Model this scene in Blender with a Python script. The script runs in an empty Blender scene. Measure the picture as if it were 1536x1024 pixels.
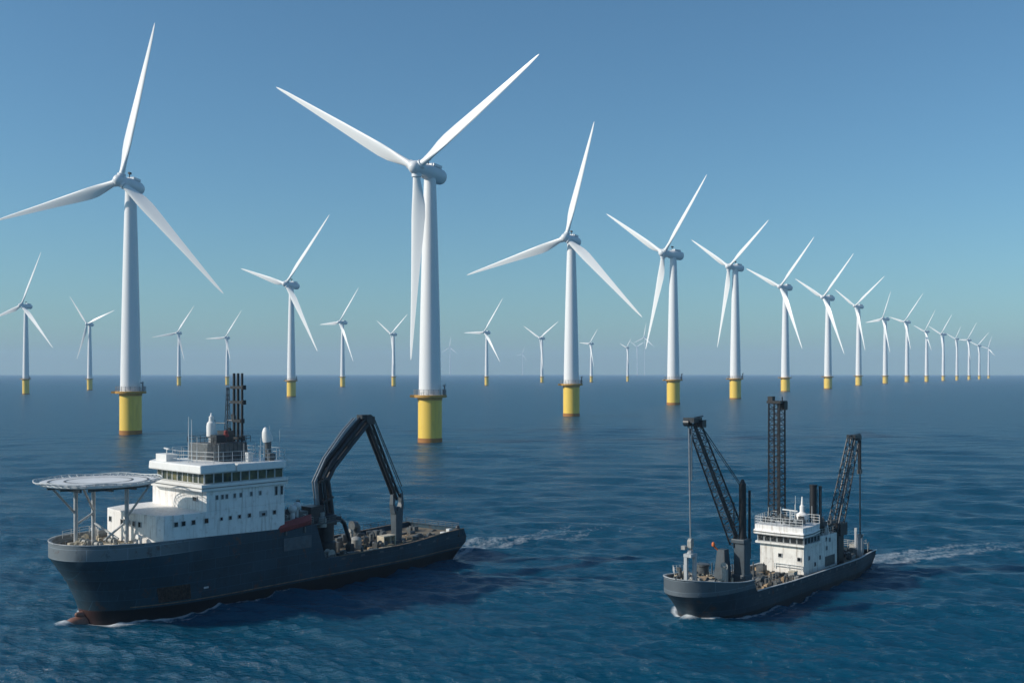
import bpy, bmesh, math, random
import numpy as np
from mathutils import Vector, Matrix
R = math.radians
random.seed(7)
rng = np.random.default_rng(11)
S = bpy.context.scene
COL = S.collection

# ------------------------------------------------------------------ camera
F, CX, CY, CAMH = 1600.0, 768.0, 558.8, 40.0      # focal length in photo pixels, horizon row, eye height (m)
cd = bpy.data.cameras.new("camera"); cam = bpy.data.objects.new("camera", cd); COL.objects.link(cam)
cd.sensor_width = 36; cd.lens = F / 1536 * 36
cam.location = (0, 0, CAMH); cam.rotation_euler = (R(90), 0, 0)
cd.shift_y = (CY - 512) / 1536
cd.clip_start = 1; cd.clip_end = 120000
S.camera = cam
# ------------------------------------------------------------------ sky, sun, exposure
SUN_EL, SUN_AZ = 28.5, -102.0                       # azimuth from +Y, clockwise; -97 = left, a little behind the camera
w = bpy.data.worlds.new("World"); S.world = w; w.use_nodes = True
nt = w.node_tree; bg = nt.nodes["Background"]
sky = nt.nodes.new("ShaderNodeTexSky"); sky.sky_type = 'NISHITA'; sky.sun_disc = False
sky.sun_elevation = R(SUN_EL); sky.sun_rotation = R(SUN_AZ)
sky.altitude = 0; sky.air_density = 1.0; sky.dust_density = 0.75; sky.ozone_density = 4.0
tc = nt.nodes.new("ShaderNodeTexCoord"); sx = nt.nodes.new("ShaderNodeSeparateXYZ"); cx = nt.nodes.new("ShaderNodeCombineXYZ")
mx = nt.nodes.new("ShaderNodeMath"); mx.operation = 'MAXIMUM'; mx.inputs[1].default_value = 0.012
nt.links.new(tc.outputs['Generated'], sx.inputs[0]); nt.links.new(sx.outputs[2], mx.inputs[0])
nt.links.new(sx.outputs[0], cx.inputs[0]); nt.links.new(sx.outputs[1], cx.inputs[1]); nt.links.new(mx.outputs[0], cx.inputs[2])
nt.links.new(cx.outputs[0], sky.inputs[0])
tint = nt.nodes.new("ShaderNodeMix"); tint.data_type = 'RGBA'; tint.blend_type = 'MULTIPLY'; tint.inputs[0].default_value = 1
tint.inputs[7].default_value = (0.66, 0.93, 0.96, 1); nt.links.new(sky.outputs[0], tint.inputs[6])
nt.links.new(tint.outputs[2], bg.inputs[0]); bg.inputs[1].default_value = 0.115
ld = bpy.data.lights.new("sun", 'SUN'); sun = bpy.data.objects.new("sun", ld); COL.objects.link(sun)
ld.energy = 4.05; ld.angle = R(0.5); ld.color = (1.0, 0.92, 0.81)
sd = Vector((math.sin(R(SUN_AZ)) * math.cos(R(SUN_EL)), math.cos(R(SUN_AZ)) * math.cos(R(SUN_EL)), math.sin(R(SUN_EL))))
sun.rotation_euler = sd.to_track_quat('Z', 'Y').to_euler(); sun.location = sd * 800
vs = S.view_settings; vs.view_transform = 'Standard'; vs.look = 'None'; vs.exposure = 0.0; vs.gamma = 1.0
S.cycles.volume_bounces = 1; S.cycles.max_bounces = 8

# ------------------------------------------------------------------ materials
def nodes(m):
    m.use_nodes = True
    return m.node_tree, m.node_tree.nodes, m.node_tree.links
def rgb(c): return (c[0], c[1], c[2], 1)
def paint(name, col, rough=0.5, var=0.15, scale=0.6, dirt=None, dirt_amt=0.0, streak=0.0, metal=0.0, bump=0.0, bscale=3.0, spec=0.5):
    """painted or worn surface: cloudy tone, vertical dirt runs, rust blotches, slight unevenness"""
    m = bpy.data.materials.new(name); t, N, L = nodes(m); b = N["Principled BSDF"]
    b.inputs['Roughness'].default_value = rough; b.inputs['Metallic'].default_value = metal
    b.inputs['Specular IOR Level'].default_value = spec
    co = N.new("ShaderNodeTexCoord")
    n1 = N.new("ShaderNodeTexNoise"); n1.inputs['Scale'].default_value = scale; n1.inputs['Detail'].default_value = 6; n1.inputs['Roughness'].default_value = 0.6
    L.new(co.outputs['Object'], n1.inputs['Vector'])
    r1 = N.new("ShaderNodeMapRange"); r1.inputs[1].default_value = 0.3; r1.inputs[2].default_value = 0.7
    r1.inputs[3].default_value = 1 - var; r1.inputs[4].default_value = 1 + var
    L.new(n1.outputs['Fac'], r1.inputs[0])
    mul = N.new("ShaderNodeMix"); mul.data_type = 'RGBA'; mul.blend_type = 'MULTIPLY'; mul.inputs[0].default_value = 1
    mul.inputs[6].default_value = rgb(col); L.new(r1.outputs[0], mul.inputs[7])
    out = mul.outputs[2]
    if dirt is not None:
        if streak > 0:
            mp = N.new("ShaderNodeMapping"); mp.inputs['Scale'].default_value = (1.6, 1.6, 0.13)
            L.new(co.outputs['Object'], mp.inputs[0])
            n2 = N.new("ShaderNodeTexNoise"); n2.inputs['Scale'].default_value = 1.5; n2.inputs['Detail'].default_value = 5
            L.new(mp.outputs[0], n2.inputs['Vector'])
            r2 = N.new("ShaderNodeMapRange"); r2.inputs[1].default_value = 0.52; r2.inputs[2].default_value = 0.78; r2.inputs[4].default_value = streak
            L.new(n2.outputs['Fac'], r2.inputs[0])
            mA = N.new("ShaderNodeMix"); mA.data_type = 'RGBA'; L.new(r2.outputs[0], mA.inputs[0]); L.new(out, mA.inputs[6]); mA.inputs[7].default_value = rgb(dirt)
            out = mA.outputs[2]
        if dirt_amt > 0:
            n3 = N.new("ShaderNodeTexNoise"); n3.inputs['Scale'].default_value = 1.1; n3.inputs['Detail'].default_value = 8; n3.inputs['Roughness'].default_value = 0.65
            L.new(co.outputs['Object'], n3.inputs['Vector'])
            r3 = N.new("ShaderNodeMapRange"); r3.inputs[1].default_value = 0.56; r3.inputs[2].default_value = 0.68; r3.inputs[4].default_value = dirt_amt
            L.new(n3.outputs['Fac'], r3.inputs[0])
            mB = N.new("ShaderNodeMix"); mB.data_type = 'RGBA'; L.new(r3.outputs[0], mB.inputs[0]); L.new(out, mB.inputs[6]); mB.inputs[7].default_value = rgb(dirt)
            out = mB.outputs[2]
    L.new(out, b.inputs['Base Color'])
    if bump > 0:
        n4 = N.new("ShaderNodeTexNoise"); n4.inputs['Scale'].default_value = bscale; n4.inputs['Detail'].default_value = 3
        L.new(co.outputs['Object'], n4.inputs['Vector'])
        bp = N.new("ShaderNodeBump"); bp.inputs['Strength'].default_value = 1; bp.inputs['Distance'].default_value = bump
        L.new(n4.outputs['Fac'], bp.inputs['Height']); L.new(bp.outputs[0], b.inputs['Normal'])
    return m
RUST = (0.10, 0.045, 0.022)
M = {
 'tower': paint('turbine_white', (0.80, 0.80, 0.80), 0.42, 0.03, 0.05, (0.55, 0.55, 0.52), 0.0, 0.12),
 'blade': paint('blade_white', (0.84, 0.84, 0.83), 0.38, 0.02, 2.0),
 'nacelle': paint('nacelle_grey', (0.76, 0.77, 0.78), 0.42, 0.04, 2.0),
 'pile': paint('pile_yellow', (0.86, 0.575, 0.09), 0.45, 0.08, 0.12, (0.42, 0.22, 0.05), 0.35, 0.55),
 'band': paint('pile_rust_band', (0.36, 0.15, 0.03), 0.7, 0.25, 0.3, (0.12, 0.06, 0.03), 0.6, 0.0),
 'platform': paint('platform_ochre', (0.52, 0.28, 0.06), 0.6, 0.2, 0.5, (0.2, 0.1, 0.04), 0.4, 0.0),
 'steel': paint('galvanised_grey', (0.20, 0.22, 0.24), 0.5, 0.2, 2.0),
 'white': paint('ship_white', (0.84, 0.82, 0.79), 0.5, 0.08, 0.5, (0.30, 0.22, 0.16), 0.3, 0.6, bump=0.02, bscale=1.2),
 'white2': paint('ship_worn_white', (0.80, 0.78, 0.73), 0.55, 0.1, 0.6, (0.20, 0.15, 0.11), 0.35, 0.75, bump=0.03, bscale=1.0),
 'roofwhite': paint('roof_white', (0.78, 0.77, 0.74), 0.5, 0.05, 0.7, (0.4, 0.36, 0.3), 0.2, 0.0),
 'pad': paint('helideck_grey', (0.74, 0.74, 0.73), 0.6, 0.12, 0.5, (0.22, 0.22, 0.22), 0.35, 0.0),
 'lightsteel': paint('light_steel', (0.44, 0.46, 0.47), 0.5, 0.15, 1.5, (0.15, 0.12, 0.1), 0.3, 0.3),
 'dark': paint('crane_black', (0.020, 0.025, 0.032), 0.42, 0.4, 1.2, (0.05, 0.055, 0.06), 0.5, 0.0),
 'darker': paint('soot_black', (0.012, 0.013, 0.016), 0.5, 0.3, 1.2),
 'machine': paint('machine_grey', (0.085, 0.095, 0.10), 0.5, 0.4, 1.8, (0.16, 0.12, 0.08), 0.6, 0.0),
 'machine_light': paint('machine_pale', (0.34, 0.34, 0.32), 0.55, 0.25, 1.8, (0.12, 0.09, 0.06), 0.6, 0.3),
 'column': paint('column_slate', (0.06, 0.08, 0.097), 0.5, 0.2, 0.8, (0.05, 0.045, 0.04), 0.5, 0.6),
 'deck': paint('deck_worn', (0.17, 0.14, 0.10), 0.8, 0.45, 0.8, (0.045, 0.04, 0.035), 0.8, 0.0, bump=0.05, bscale=2.5),
 'tan': paint('tan_timber', (0.36, 0.26, 0.16), 0.8, 0.35, 1.8, (0.1, 0.07, 0.05), 0.6, 0.0),
 'cream': paint('cream_paint', (0.55, 0.48, 0.36), 0.6, 0.2, 1.5, (0.15, 0.1, 0.06), 0.5, 0.3),
 'red': paint('dark_red', (0.26, 0.045, 0.04), 0.6, 0.3, 1.0, (0.08, 0.03, 0.03), 0.5, 0.0),
 'orange': paint('safety_orange', (0.62, 0.14, 0.03), 0.5, 0.1, 2.0),
 'bulb': paint('bulb_red', (0.24, 0.115, 0.085), 0.6, 0.3, 0.8, (0.1, 0.05, 0.04), 0.6, 0.0),
 'grille': paint('rust_grille', (0.055, 0.036, 0.03), 0.8, 0.6, 2.0, (0.02, 0.016, 0.015), 0.8, 0.8),
 'strake': paint('strake_ochre', (0.17, 0.12, 0.08), 0.7, 0.5, 0.8, (0.05, 0.04, 0.03), 0.7, 0.0),
 'panel': paint('panel_slate', (0.075, 0.10, 0.12), 0.55, 0.25, 1.0, (0.12, 0.07, 0.05), 0.5, 0.4),
 'cap': paint('rail_cap', (0.42, 0.44, 0.45), 0.5, 0.25, 1.0, (0.12, 0.08, 0.05), 0.5, 0.0),
 'rail': paint('railing_white', (0.62, 0.63, 0.62), 0.5, 0.1, 2.0),
}
def glass_mat(name, col, rough):
    m = bpy.data.materials.new(name); t, N, L = nodes(m); b = N["Principled BSDF"]
    co = N.new("ShaderNodeTexCoord"); n = N.new("ShaderNodeTexNoise"); n.inputs['Scale'].default_value = 0.7; n.inputs['Detail'].default_value = 3
    L.new(co.outputs['Object'], n.inputs['Vector'])
    cr = N.new("ShaderNodeValToRGB"); cr.color_ramp.elements[0].position = 0.35; cr.color_ramp.elements[1].position = 0.7
    cr.color_ramp.elements[0].color = rgb(col[0]); cr.color_ramp.elements[1].color = rgb(col[1])
    L.new(n.outputs['Fac'], cr.inputs[0]); L.new(cr.outputs[0], b.inputs['Base Color'])
    b.inputs['Roughness'].default_value = rough; b.inputs['IOR'].default_value = 1.5
    return m
M['glass'] = glass_mat('bridge_glass', ((0.02, 0.035, 0.034), (0.15, 0.14, 0.06)), 0.10)
M['port'] = glass_mat('dark_window', ((0.006, 0.009, 0.012), (0.02, 0.026, 0.03)), 0.12)
def hull_mat(name, col, boot, bow_col, zb, zk, xk, xb):
    """dark shell paint; boot-topping below zb (browner ahead of xb); paler bulwark paint above zk ahead of xk (object x = towards the bow)"""
    m = bpy.data.materials.new(name); t, N, L = nodes(m); b = N["Principled BSDF"]
    b.inputs['Roughness'].default_value = 0.5; b.inputs['Specular IOR Level'].default_value = 0.4
    co = N.new("ShaderNodeTexCoord"); sp = N.new("ShaderNodeSeparateXYZ"); L.new(co.outputs['Object'], sp.inputs[0])
    def noise(scale, detail, vec=None, rough=0.6):
        n = N.new("ShaderNodeTexNoise"); n.inputs['Scale'].default_value = scale; n.inputs['Detail'].default_value = detail; n.inputs['Roughness'].default_value = rough
        L.new(vec if vec is not None else co.outputs['Object'], n.inputs['Vector']); return n.outputs['Fac']
    def rng_(v, a, bb, c=0, d=1):
        r = N.new("ShaderNodeMapRange"); r.inputs[1].default_value = a; r.inputs[2].default_value = bb; r.inputs[3].default_value = c; r.inputs[4].default_value = d
        L.new(v, r.inputs[0]); return r.outputs[0]
    def mix(f, a, bb):
        x = N.new("ShaderNodeMix"); x.data_type = 'RGBA'
        if isinstance(f, float): x.inputs[0].default_value = f
        else: L.new(f, x.inputs[0])
        for i, v in ((6, a), (7, bb)):
            if isinstance(v, tuple): x.inputs[i].default_value = rgb(v)
            else: L.new(v, x.inputs[i])
        return x.outputs[2]
    def math_(op, a, bb):
        x = N.new("ShaderNodeMath"); x.operation = op
        for i, v in ((0, a), (1, bb)):
            if isinstance(v, (int, float)): x.inputs[i].default_value = v
            else: L.new(v, x.inputs[i])
        return x.outputs[0]
    big = rng_(noise(0.18, 5), 0.3, 0.7, 0, 1)
    c = mix(big, tuple(v * 0.78 for v in col), tuple(v * 1.25 for v in col))
    mp = N.new("ShaderNodeMapping"); mp.inputs['Scale'].default_value = (0.9, 0.9, 0.06); L.new(co.outputs['Object'], mp.inputs[0])
    c = mix(rng_(noise(1.4, 5, mp.outputs[0]), 0.55, 0.8, 0, 0.5), c, tuple(v * 2.0 for v in col))
    up = math_('MULTIPLY', rng_(sp.outputs[2], zk - 0.06, zk + 0.06), rng_(sp.outputs[0], xk - 9, xk))
    c = mix(up, c, bow_col)
    c = mix(rng_(noise(0.75, 9, None, 0.7), 0.60, 0.70, 0, 0.7), c, tuple(v * 0.45 for v in col))       # scuffs
    c = mix(math_('MULTIPLY', rng_(noise(0.45, 9, None, 0.72), 0.57, 0.68), 0.75), c, RUST)               # rust
    bt = mix(rng_(sp.outputs[0], xb - 4, xb), boot, (0.13, 0.055, 0.04))
    wob = math_('ADD', sp.outputs[2], math_('MULTIPLY', noise(0.9, 4), 0.22))
    c = mix(rng_(wob, zb + 0.14, zb + 0.02), c, bt)
    cb = N.new("ShaderNodeCombineXYZ"); L.new(sp.outputs[0], cb.inputs[0]); L.new(sp.outputs[2], cb.inputs[1])
    bk = N.new("ShaderNodeTexBrick"); bk.inputs['Scale'].default_value = 1; bk.inputs['Brick Width'].default_value = 5.2; bk.inputs['Row Height'].default_value = 1.75
    bk.inputs['Mortar Size'].default_value = 0.045; bk.inputs['Mortar Smooth'].default_value = 0.6; bk.inputs['Color1'].default_value = (.82, .82, .82, 1); bk.inputs['Color2'].default_value = (1.18, 1.18, 1.18, 1); bk.inputs['Mortar'].default_value = (2.0, 2.0, 2.0, 1)
    L.new(cb.outputs[0], bk.inputs['Vector'])
    pl = N.new("ShaderNodeMix"); pl.data_type = 'RGBA'; pl.blend_type = 'MULTIPLY'; pl.inputs[0].default_value = 0.8; L.new(c, pl.inputs[6]); L.new(bk.outputs['Color'], pl.inputs[7]); c = pl.outputs[2]
    L.new(c, b.inputs['Base Color'])
    # plate seams and dents
    bp = N.new("ShaderNodeBump"); bp.inputs['Distance'].default_value = 0.06; bp.inputs['Strength'].default_value = 1
    L.new(noise(0.55, 2), bp.inputs['Height']); L.new(bp.outputs[0], b.inputs['Normal'])
    return m
M['hull1'] = hull_mat('hull_blue_black', (0.016, 0.044, 0.066), (0.004, 0.004, 0.007), (0.15, 0.18, 0.20), 1.85, 10.45, -9, 2.5)
M['hull2'] = hull_mat('hull_slate', (0.022, 0.042, 0.060), (0.012, 0.014, 0.018), (0.10, 0.125, 0.145), 0.85, 4.6, -9, 30)

# ------------------------------------------------------------------ mesh builder
class MB:
    def __init__(s): s.v = []; s.f = []
    def add(s, vs_, fs):
        o = len(s.v); s.v.extend([tuple(p) for p in vs_]); s.f.extend([tuple(i + o for i in f) for f in fs]); return s
    def box(s, c, d, rot=0.0, tilt=None):
        m = Matrix.Rotation(rot, 3, 'Z')
        if tilt is not None: m = m @ Matrix.Rotation(tilt, 3, 'Y')
        vs_ = []
        for k in (-1, 1):
            for j in (-1, 1):
                for i in (-1, 1): vs_.append(Vector(c) + m @ Vector((i * d[0] / 2, j * d[1] / 2, k * d[2] / 2)))
        return s.add(vs_, [(0, 2, 3, 1), (4, 5, 7, 6), (0, 1, 5, 4), (2, 6, 7, 3), (0, 4, 6, 2), (1, 3, 7, 5)])
    def tube(s, p0, p1, r0, r1=None, n=8):
        r1 = r0 if r1 is None else r1
        p0 = Vector(p0); p1 = Vector(p1); d = (p1 - p0)
        if d.length < 1e-6: return s
        q = d.to_track_quat('Z', 'Y'); vs_ = []
        for p, r in ((p0, r0), (p1, r1)):
            for i in range(n):
                a = 2 * math.pi * i / n; vs_.append(p + q @ Vector((r * math.cos(a), r * math.sin(a), 0)))
        fs = [(i, (i + 1) % n, n + (i + 1) % n, n + i) for i in range(n)] + [tuple(range(n - 1, -1, -1)), tuple(range(n, 2 * n))]
        return s.add(vs_, fs)
    def path(s, pts, r, n=8):
        for a, b in zip(pts[:-1], pts[1:]): s.tube(a, b, r, r, n)
        return s
    def lathe(s, prof, n=24, base=(0, 0, 0), axis=(0, 0, 1), sx=1.0):
        q = Vector(axis).to_track_quat('Z', 'Y'); b = Vector(base); vs_ = []
        for r, z in prof:
            for i in range(n):
                a = 2 * math.pi * i / n; vs_.append(b + q @ Vector((r * math.cos(a) * sx, r * math.sin(a), z)))
        fs = []; k = len(prof)
        for j in range(k - 1):
            for i in range(n): fs.append((j * n + i, j * n + (i + 1) % n, (j + 1) * n + (i + 1) % n, (j + 1) * n + i))
        fs.append(tuple(range(n - 1, -1, -1))); fs.append(tuple(range((k - 1) * n, k * n)))
        return s.add(vs_, fs)
    def prism(s, poly, z0, z1, inset=0.0):
        n = len(poly); cxx = sum(p[0] for p in poly) / n; cyy = sum(p[1] for p in poly) / n
        k = 1 - inset
        vs_ = [(p[0], p[1], z0) for p in poly] + [(cxx + (p[0] - cxx) * k, cyy + (p[1] - cyy) * k, z1) for p in poly]
        return s.add(vs_, [(i, (i + 1) % n, n + (i + 1) % n, n + i) for i in range(n)] + [tuple(range(n - 1, -1, -1)), tuple(range(n, 2 * n))])
    def truss(s, p0, p1, w0, w1, seg, rc, rb, up=(0, 0, 1), depth=1.0):
        p0 = Vector(p0); p1 = Vector(p1); d = (p1 - p0).normalized(); a = d.cross(Vector(up)).normalized(); b = a.cross(d).normalized()
        c = []
        for k in range(seg + 1):
            f = k / seg; p = p0.lerp(p1, f); h = (w0 + (w1 - w0) * f) / 2
            c.append([p + a * h * i + b * h * j * depth for i, j in ((-1, -1), (1, -1), (1, 1), (-1, 1))])
        for i in range(4): s.tube(c[0][i], c[-1][i], rc, rc, 6)
        for k in range(seg):
            for i in range(4):
                j = (i + 1) % 4
                s.tube(c[k][i], c[k][j], rb, rb, 5)
                if k % 2: s.tube(c[k][i], c[k + 1][j], rb, rb, 5)
                else: s.tube(c[k][j], c[k + 1][i], rb, rb, 5)
        for i in range(4): s.tube(c[-1][i], c[-1][(i + 1) % 4], rb, rb, 5)
        return s
    def rail(s, pts, h=1.1, bars=3, step=1.4, r=0.035):
        for a, b in zip(pts[:-1], pts[1:]):
            a = Vector(a); b = Vector(b)
            for k in range(1, bars + 1):
                o = Vector((0, 0, h * k / bars)); s.tube(a + o, b + o, r, r, 5)
            n = max(1, int((b - a).length / step))
            for i in range(n + 1):
                p = a.lerp(b, i / n); s.tube(p, p + Vector((0, 0, h)), r * 1.2, r * 1.2, 5)
        return s
    def ball(s, c, r, n=14):
        return s.lathe([(max(1e-3, r * math.sin(math.pi * k / 8)), -r * math.cos(math.pi * k / 8)) for k in range(9)], n, c)
    def mesh(s, name, mat, flip=False, smooth=True, merge=0.0):
        me = bpy.data.meshes.new(name)
        vv = [(-p[0], p[1], p[2]) for p in s.v] if flip else s.v
        me.from_pydata([tuple(p) for p in vv], [], s.f); me.update()
        bm = bmesh.new(); bm.from_mesh(me)
        if merge > 0: bmesh.ops.remove_doubles(bm, verts=bm.verts, dist=merge)
        bmesh.ops.recalc_face_normals(bm, faces=bm.faces); bm.to_mesh(me); bm.free()
        if smooth:
            me.shade_smooth(); me.set_sharp_from_angle(angle=R(34))
        me.materials.append(mat); return me
def link(name, me, parent=None, loc=None):
    o = bpy.data.objects.new(name, me); COL.objects.link(o)
    if parent is not None: o.parent = parent
    if loc is not None: o.location = loc
    return o
def tag(o, label=None, cat=None, group=None, kind=None):
    if label: o['label'] = label
    if cat: o['category'] = cat
    if group: o['group'] = group
    if kind: o['kind'] = kind
    return o
def bevel(o, wd=0.06, seg=2):
    b = o.modifiers.new('bevel', 'BEVEL'); b.width = wd; b.segments = seg; b.limit_method = 'ANGLE'; b.angle_limit = R(40); return o
def empty(name, loc, rz=0.0):
    o = bpy.data.objects.new(name, None); COL.objects.link(o); o.location = loc; o.rotation_euler = (0, 0, rz); o.empty_display_size = 2; return o

# ------------------------------------------------------------------ ships' frames: t = metres aft of the stem, y = metres to port, z up
class Frame:
    def __init__(s, b, a):
        s.b = Vector((b[0], b[1])); s.a = Vector(a).normalized(); s.p = Vector((s.a.y, -s.a.x)); s.rz = math.atan2(-s.a.y, -s.a.x)
    def world(s, t, y, z):
        q = s.b + s.a * t + s.p * y; return Vector((q.x, q.y, z))
SH1 = Frame((-69.3, 172.4), (.631, .776))
SH2 = Frame((27.3, 174.5), (.643, .766))
H2T, H2Y = -1.0, 2.6                                # the second hull's stem and centreline in that frame
SH2B = Frame(SH2.world(H2T, H2Y, 0), (.643, .766))

# ------------------------------------------------------------------ the sea
def build_sea():
    RMAX = 20000.0
    r = [0.0, 40.0, 80.0, 100.0, 112.0]
    while r[-1] < RMAX:
        d = max(0.24, r[-1] ** 2 / (F * CAMH) * 0.95)
        r.append(min(RMAX, r[-1] + min(d, r[-1] * 0.12)))
    r = np.array(r)
    th = np.concatenate([np.linspace(-35, 35, 1201), np.linspace(35, 325, 90)[1:-1]])
    th = np.radians(th)
    nr, na = len(r), len(th)
    RR, TT = np.meshgrid(r, th, indexing='ij')
    X = RR * np.sin(TT); Y = RR * np.cos(TT); Z = np.zeros_like(X); DX = np.zeros_like(X); DY = np.zeros_like(X)
    spac = np.maximum(0.26, RR ** 2 / (F * CAMH) * 0.95)
    far = np.abs(np.degrees(TT)) > 36
    near = RR < 3500
    xi, yi, si = X[near], Y[near], spac[near]; zi = np.zeros_like(xi); lost = np.zeros_like(xi); dxi = np.zeros_like(xi); dyi = np.zeros_like(xi)
    for lam0, lam1, cnt, slope, spread in ((0.9, 1.7, 36, 0.056, 50), (1.7, 3.4, 36, 0.066, 38), (3.4, 7, 24, 0.050, 34), (7, 16, 18, 0.036, 30), (16, 45, 14, 0.026, 26)):
        for k in range(cnt):
            lam = lam0 * (lam1 / lam0) ** rng.random(); a_ = math.radians(200 + rng.normal() * spread * 0.6); kk = 2 * math.pi / lam
            kx, ky = kk * math.sin(a_), kk * math.cos(a_); am = slope / kk * (0.6 + 0.8 * rng.random()); ph = rng.random() * 6.28
            att = np.clip((lam / si - 2.2) / 2.5, 0, 1) * am
            lost += 0.5 * (slope * (1 - np.clip((lam / si - 2.2) / 2.5, 0, 1))) ** 2
            arg = kx * xi + ky * yi + ph; s_, c_ = np.sin(arg), np.cos(arg)
            zi += att * c_; dxi -= att * s_ * kx / kk * 0.75; dyi -= att * s_ * ky / kk * 0.75
    # gusts: calmer and livelier patches
    g = 1 + 0.18 * np.sin(xi * 0.021 + 1.3 * np.sin(yi * 0.013)) * np.sin(yi * 0.017 + 0.8 * np.sin(xi * 0.011) + 1.0)
    zi *= g
    foam = np.zeros_like(xi)
    def bump_range(v, a, b, c, d): return np.clip((v - a) / (b - a), 0, 1) * np.clip((d - v) / (d - c), 0, 1)
    for fr, Lw, B, ent, bulb, wake, wlen, turn in ((SH1, 81, 9.5, 25, 3.2, 0.92, 90, .004), (SH2B, 65, 6.3, 14, 0.8, 0.98, 85, .018)):
        px_, py_ = xi - fr.b.x, yi - fr.b.y
        t = px_ * fr.a.x + py_ * fr.a.y; y = px_ * fr.p.x + py_ * fr.p.y
        hb = B * np.sqrt(np.clip(1 - np.clip((ent - t) / ent, 0, 1) ** 2.2, 0, 1)); hb = np.where((t < 0) | (t > Lw), 0, hb)
        off = np.abs(y) - hb
        ln = bump_range(t, -bulb - 1.5, -bulb + 0.5, 0, ent * 1.9) ** 0.8
        foam = np.maximum(foam, 1.25 * ln * np.clip(1 - np.abs(off - 0.5) / 1.3, 0, 1))                                   # along the bow
        foam = np.maximum(foam, 0.75 * bump_range(t, 4, 12, 30, Lw) * np.clip(1 - np.abs(off - 0.3) / 0.7, 0, 1))    # thin line down the side
        foam = np.maximum(foam, 0.6 * bump_range(t, 3, 10, 14, 40) * np.clip(1 - np.abs(off - 0.16 * t) / (0.5 + 0.02 * t), 0, 1))  # bow wave crest
        head = np.sqrt((t + bulb) ** 2 + y ** 2)
        foam = np.maximum(foam, 1.15 * np.clip(1 - head / 2.4, 0, 1))
        zi += 0.55 * np.exp(-((t + bulb) ** 2 + y ** 2) / 2.6) + 0.22 * ln * np.exp(-(off - 0.4) ** 2 / 1.2)
        sft = t - Lw; wk = np.clip(sft / 2, 0, 1) * np.clip(1 - sft / wlen, 0, 1) ** 0.5
        wy = y - turn * np.clip(sft, 0, None) ** 2 / (1 + np.clip(sft, 0, None) / 40)
        foam = np.maximum(foam, wake * wk * np.clip(1.15 - np.abs(np.abs(wy) - (3.4 + sft * 0.045)) / (2.6 + sft * 0.05), 0, 1) * 0.74)
        foam = np.maximum(foam, wake * wk * np.clip(1.1 - np.abs(wy) / (6 + sft * 0.05), 0, 1) * 0.70)
        inside = (off < -0.3) & (t > 0.4) & (t < Lw - 0.5); zi = np.where(inside, np.minimum(zi, 0.2), zi)
    Z[near], DX[near], DY[near] = zi, dxi, dyi
    edge = np.clip((3500 - RR) / 1200, 0, 1); wide = np.where(far, 0, 1.0)
    Z *= edge * wide; DX *= edge * wide; DY *= edge * wide
    FO = np.zeros_like(X); FO[near] = foam
    RO = np.full_like(X, lost.max()); RO[near] = lost; RO = np.where(far, lost.max(), RO)
    P = np.stack([X + DX, Y + DY, Z], -1).reshape(-1, 3).astype(np.float32)
    i = np.arange(nr - 1)[:, None] * na; j = np.arange(na)[None, :]; j2 = (j + 1) % na
    quads = np.stack([i + j, i + j2, i + na + j2, i + na + j], -1).reshape(-1, 4)[:, ::-1].astype(np.int32)
    me = bpy.data.meshes.new("sea"); me.vertices.add(len(P)); me.vertices.foreach_set("co", P.ravel())
    nq = len(quads); me.loops.add(nq * 4); me.polygons.add(nq)
    me.loops.foreach_set("vertex_index", quads.ravel()); me.polygons.foreach_set("loop_start", np.arange(nq, dtype=np.int32) * 4)
    at = me.attributes.new("foam", 'FLOAT', 'POINT'); at.data.foreach_set("value", FO.ravel().astype(np.float32))
    a2 = me.attributes.new("unresolved", 'FLOAT', 'POINT'); a2.data.foreach_set("value", RO.ravel().astype(np.float32))
    me.update(calc_edges=True); me.validate(); me.shade_smooth()
    m = bpy.data.materials.new("sea_water"); t, N, L = nodes(m); b = N["Principled BSDF"]; out = N["Material Output"]
    b.inputs['Base Color'].default_value = (0.0003, 0.064, 0.122, 1); b.inputs['Specular IOR Level'].default_value = 0.5
    b.subsurface_method = 'BURLEY'; b.inputs['Subsurface Weight'].default_value = 1.0; b.inputs['Subsurface Radius'].default_value = (1, 1, 1); b.inputs['Subsurface Scale'].default_value = 4.0; b.inputs['Roughness'].default_value = 0.10; b.inputs['IOR'].default_value = 1.34
    co = N.new("ShaderNodeTexCoord")
    def noise(scale, sc3, detail, rough=0.55, rz=0.0):
        mp = N.new("ShaderNodeMapping"); mp.inputs['Scale'].default_value = sc3; mp.inputs['Rotation'].default_value = (0, 0, rz)
        L.new(co.outputs['Object'], mp.inputs[0])
        n = N.new("ShaderNodeTexNoise"); n.inputs['Scale'].default_value = scale; n.inputs['Detail'].default_value = detail; n.inputs['Roughness'].default_value = rough
        L.new(mp.outputs[0], n.inputs['Vector']); return n.outputs['Fac']
    b1 = N.new("ShaderNodeBump"); b1.inputs['Distance'].default_value = 0.55; b1.inputs['Strength'].default_value = 1.0
    L.new(noise(1.5, (0.4, 1, 1), 5, 0.65, R(12)), b1.inputs['Height'])
    b2 = N.new("ShaderNodeBump"); b2.inputs['Distance'].default_value = 5.0
    ua = N.new("ShaderNodeAttribute"); ua.attribute_name = "unresolved"; um = N.new("ShaderNodeMapRange"); um.inputs[2].default_value = 0.10; um.inputs[3].default_value = 0.12; um.inputs[4].default_value = 1.0
    L.new(ua.outputs['Fac'], um.inputs[0]); L.new(um.outputs[0], b2.inputs['Strength'])     # the bump takes over where the mesh is too coarse for the chop
    L.new(noise(0.11, (0.3, 1, 1), 6, 0.62, R(-6)), b2.inputs['Height']); L.new(b1.outputs[0], b2.inputs['Normal'])
    L.new(b2.outputs[0], b.inputs['Normal'])
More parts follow.
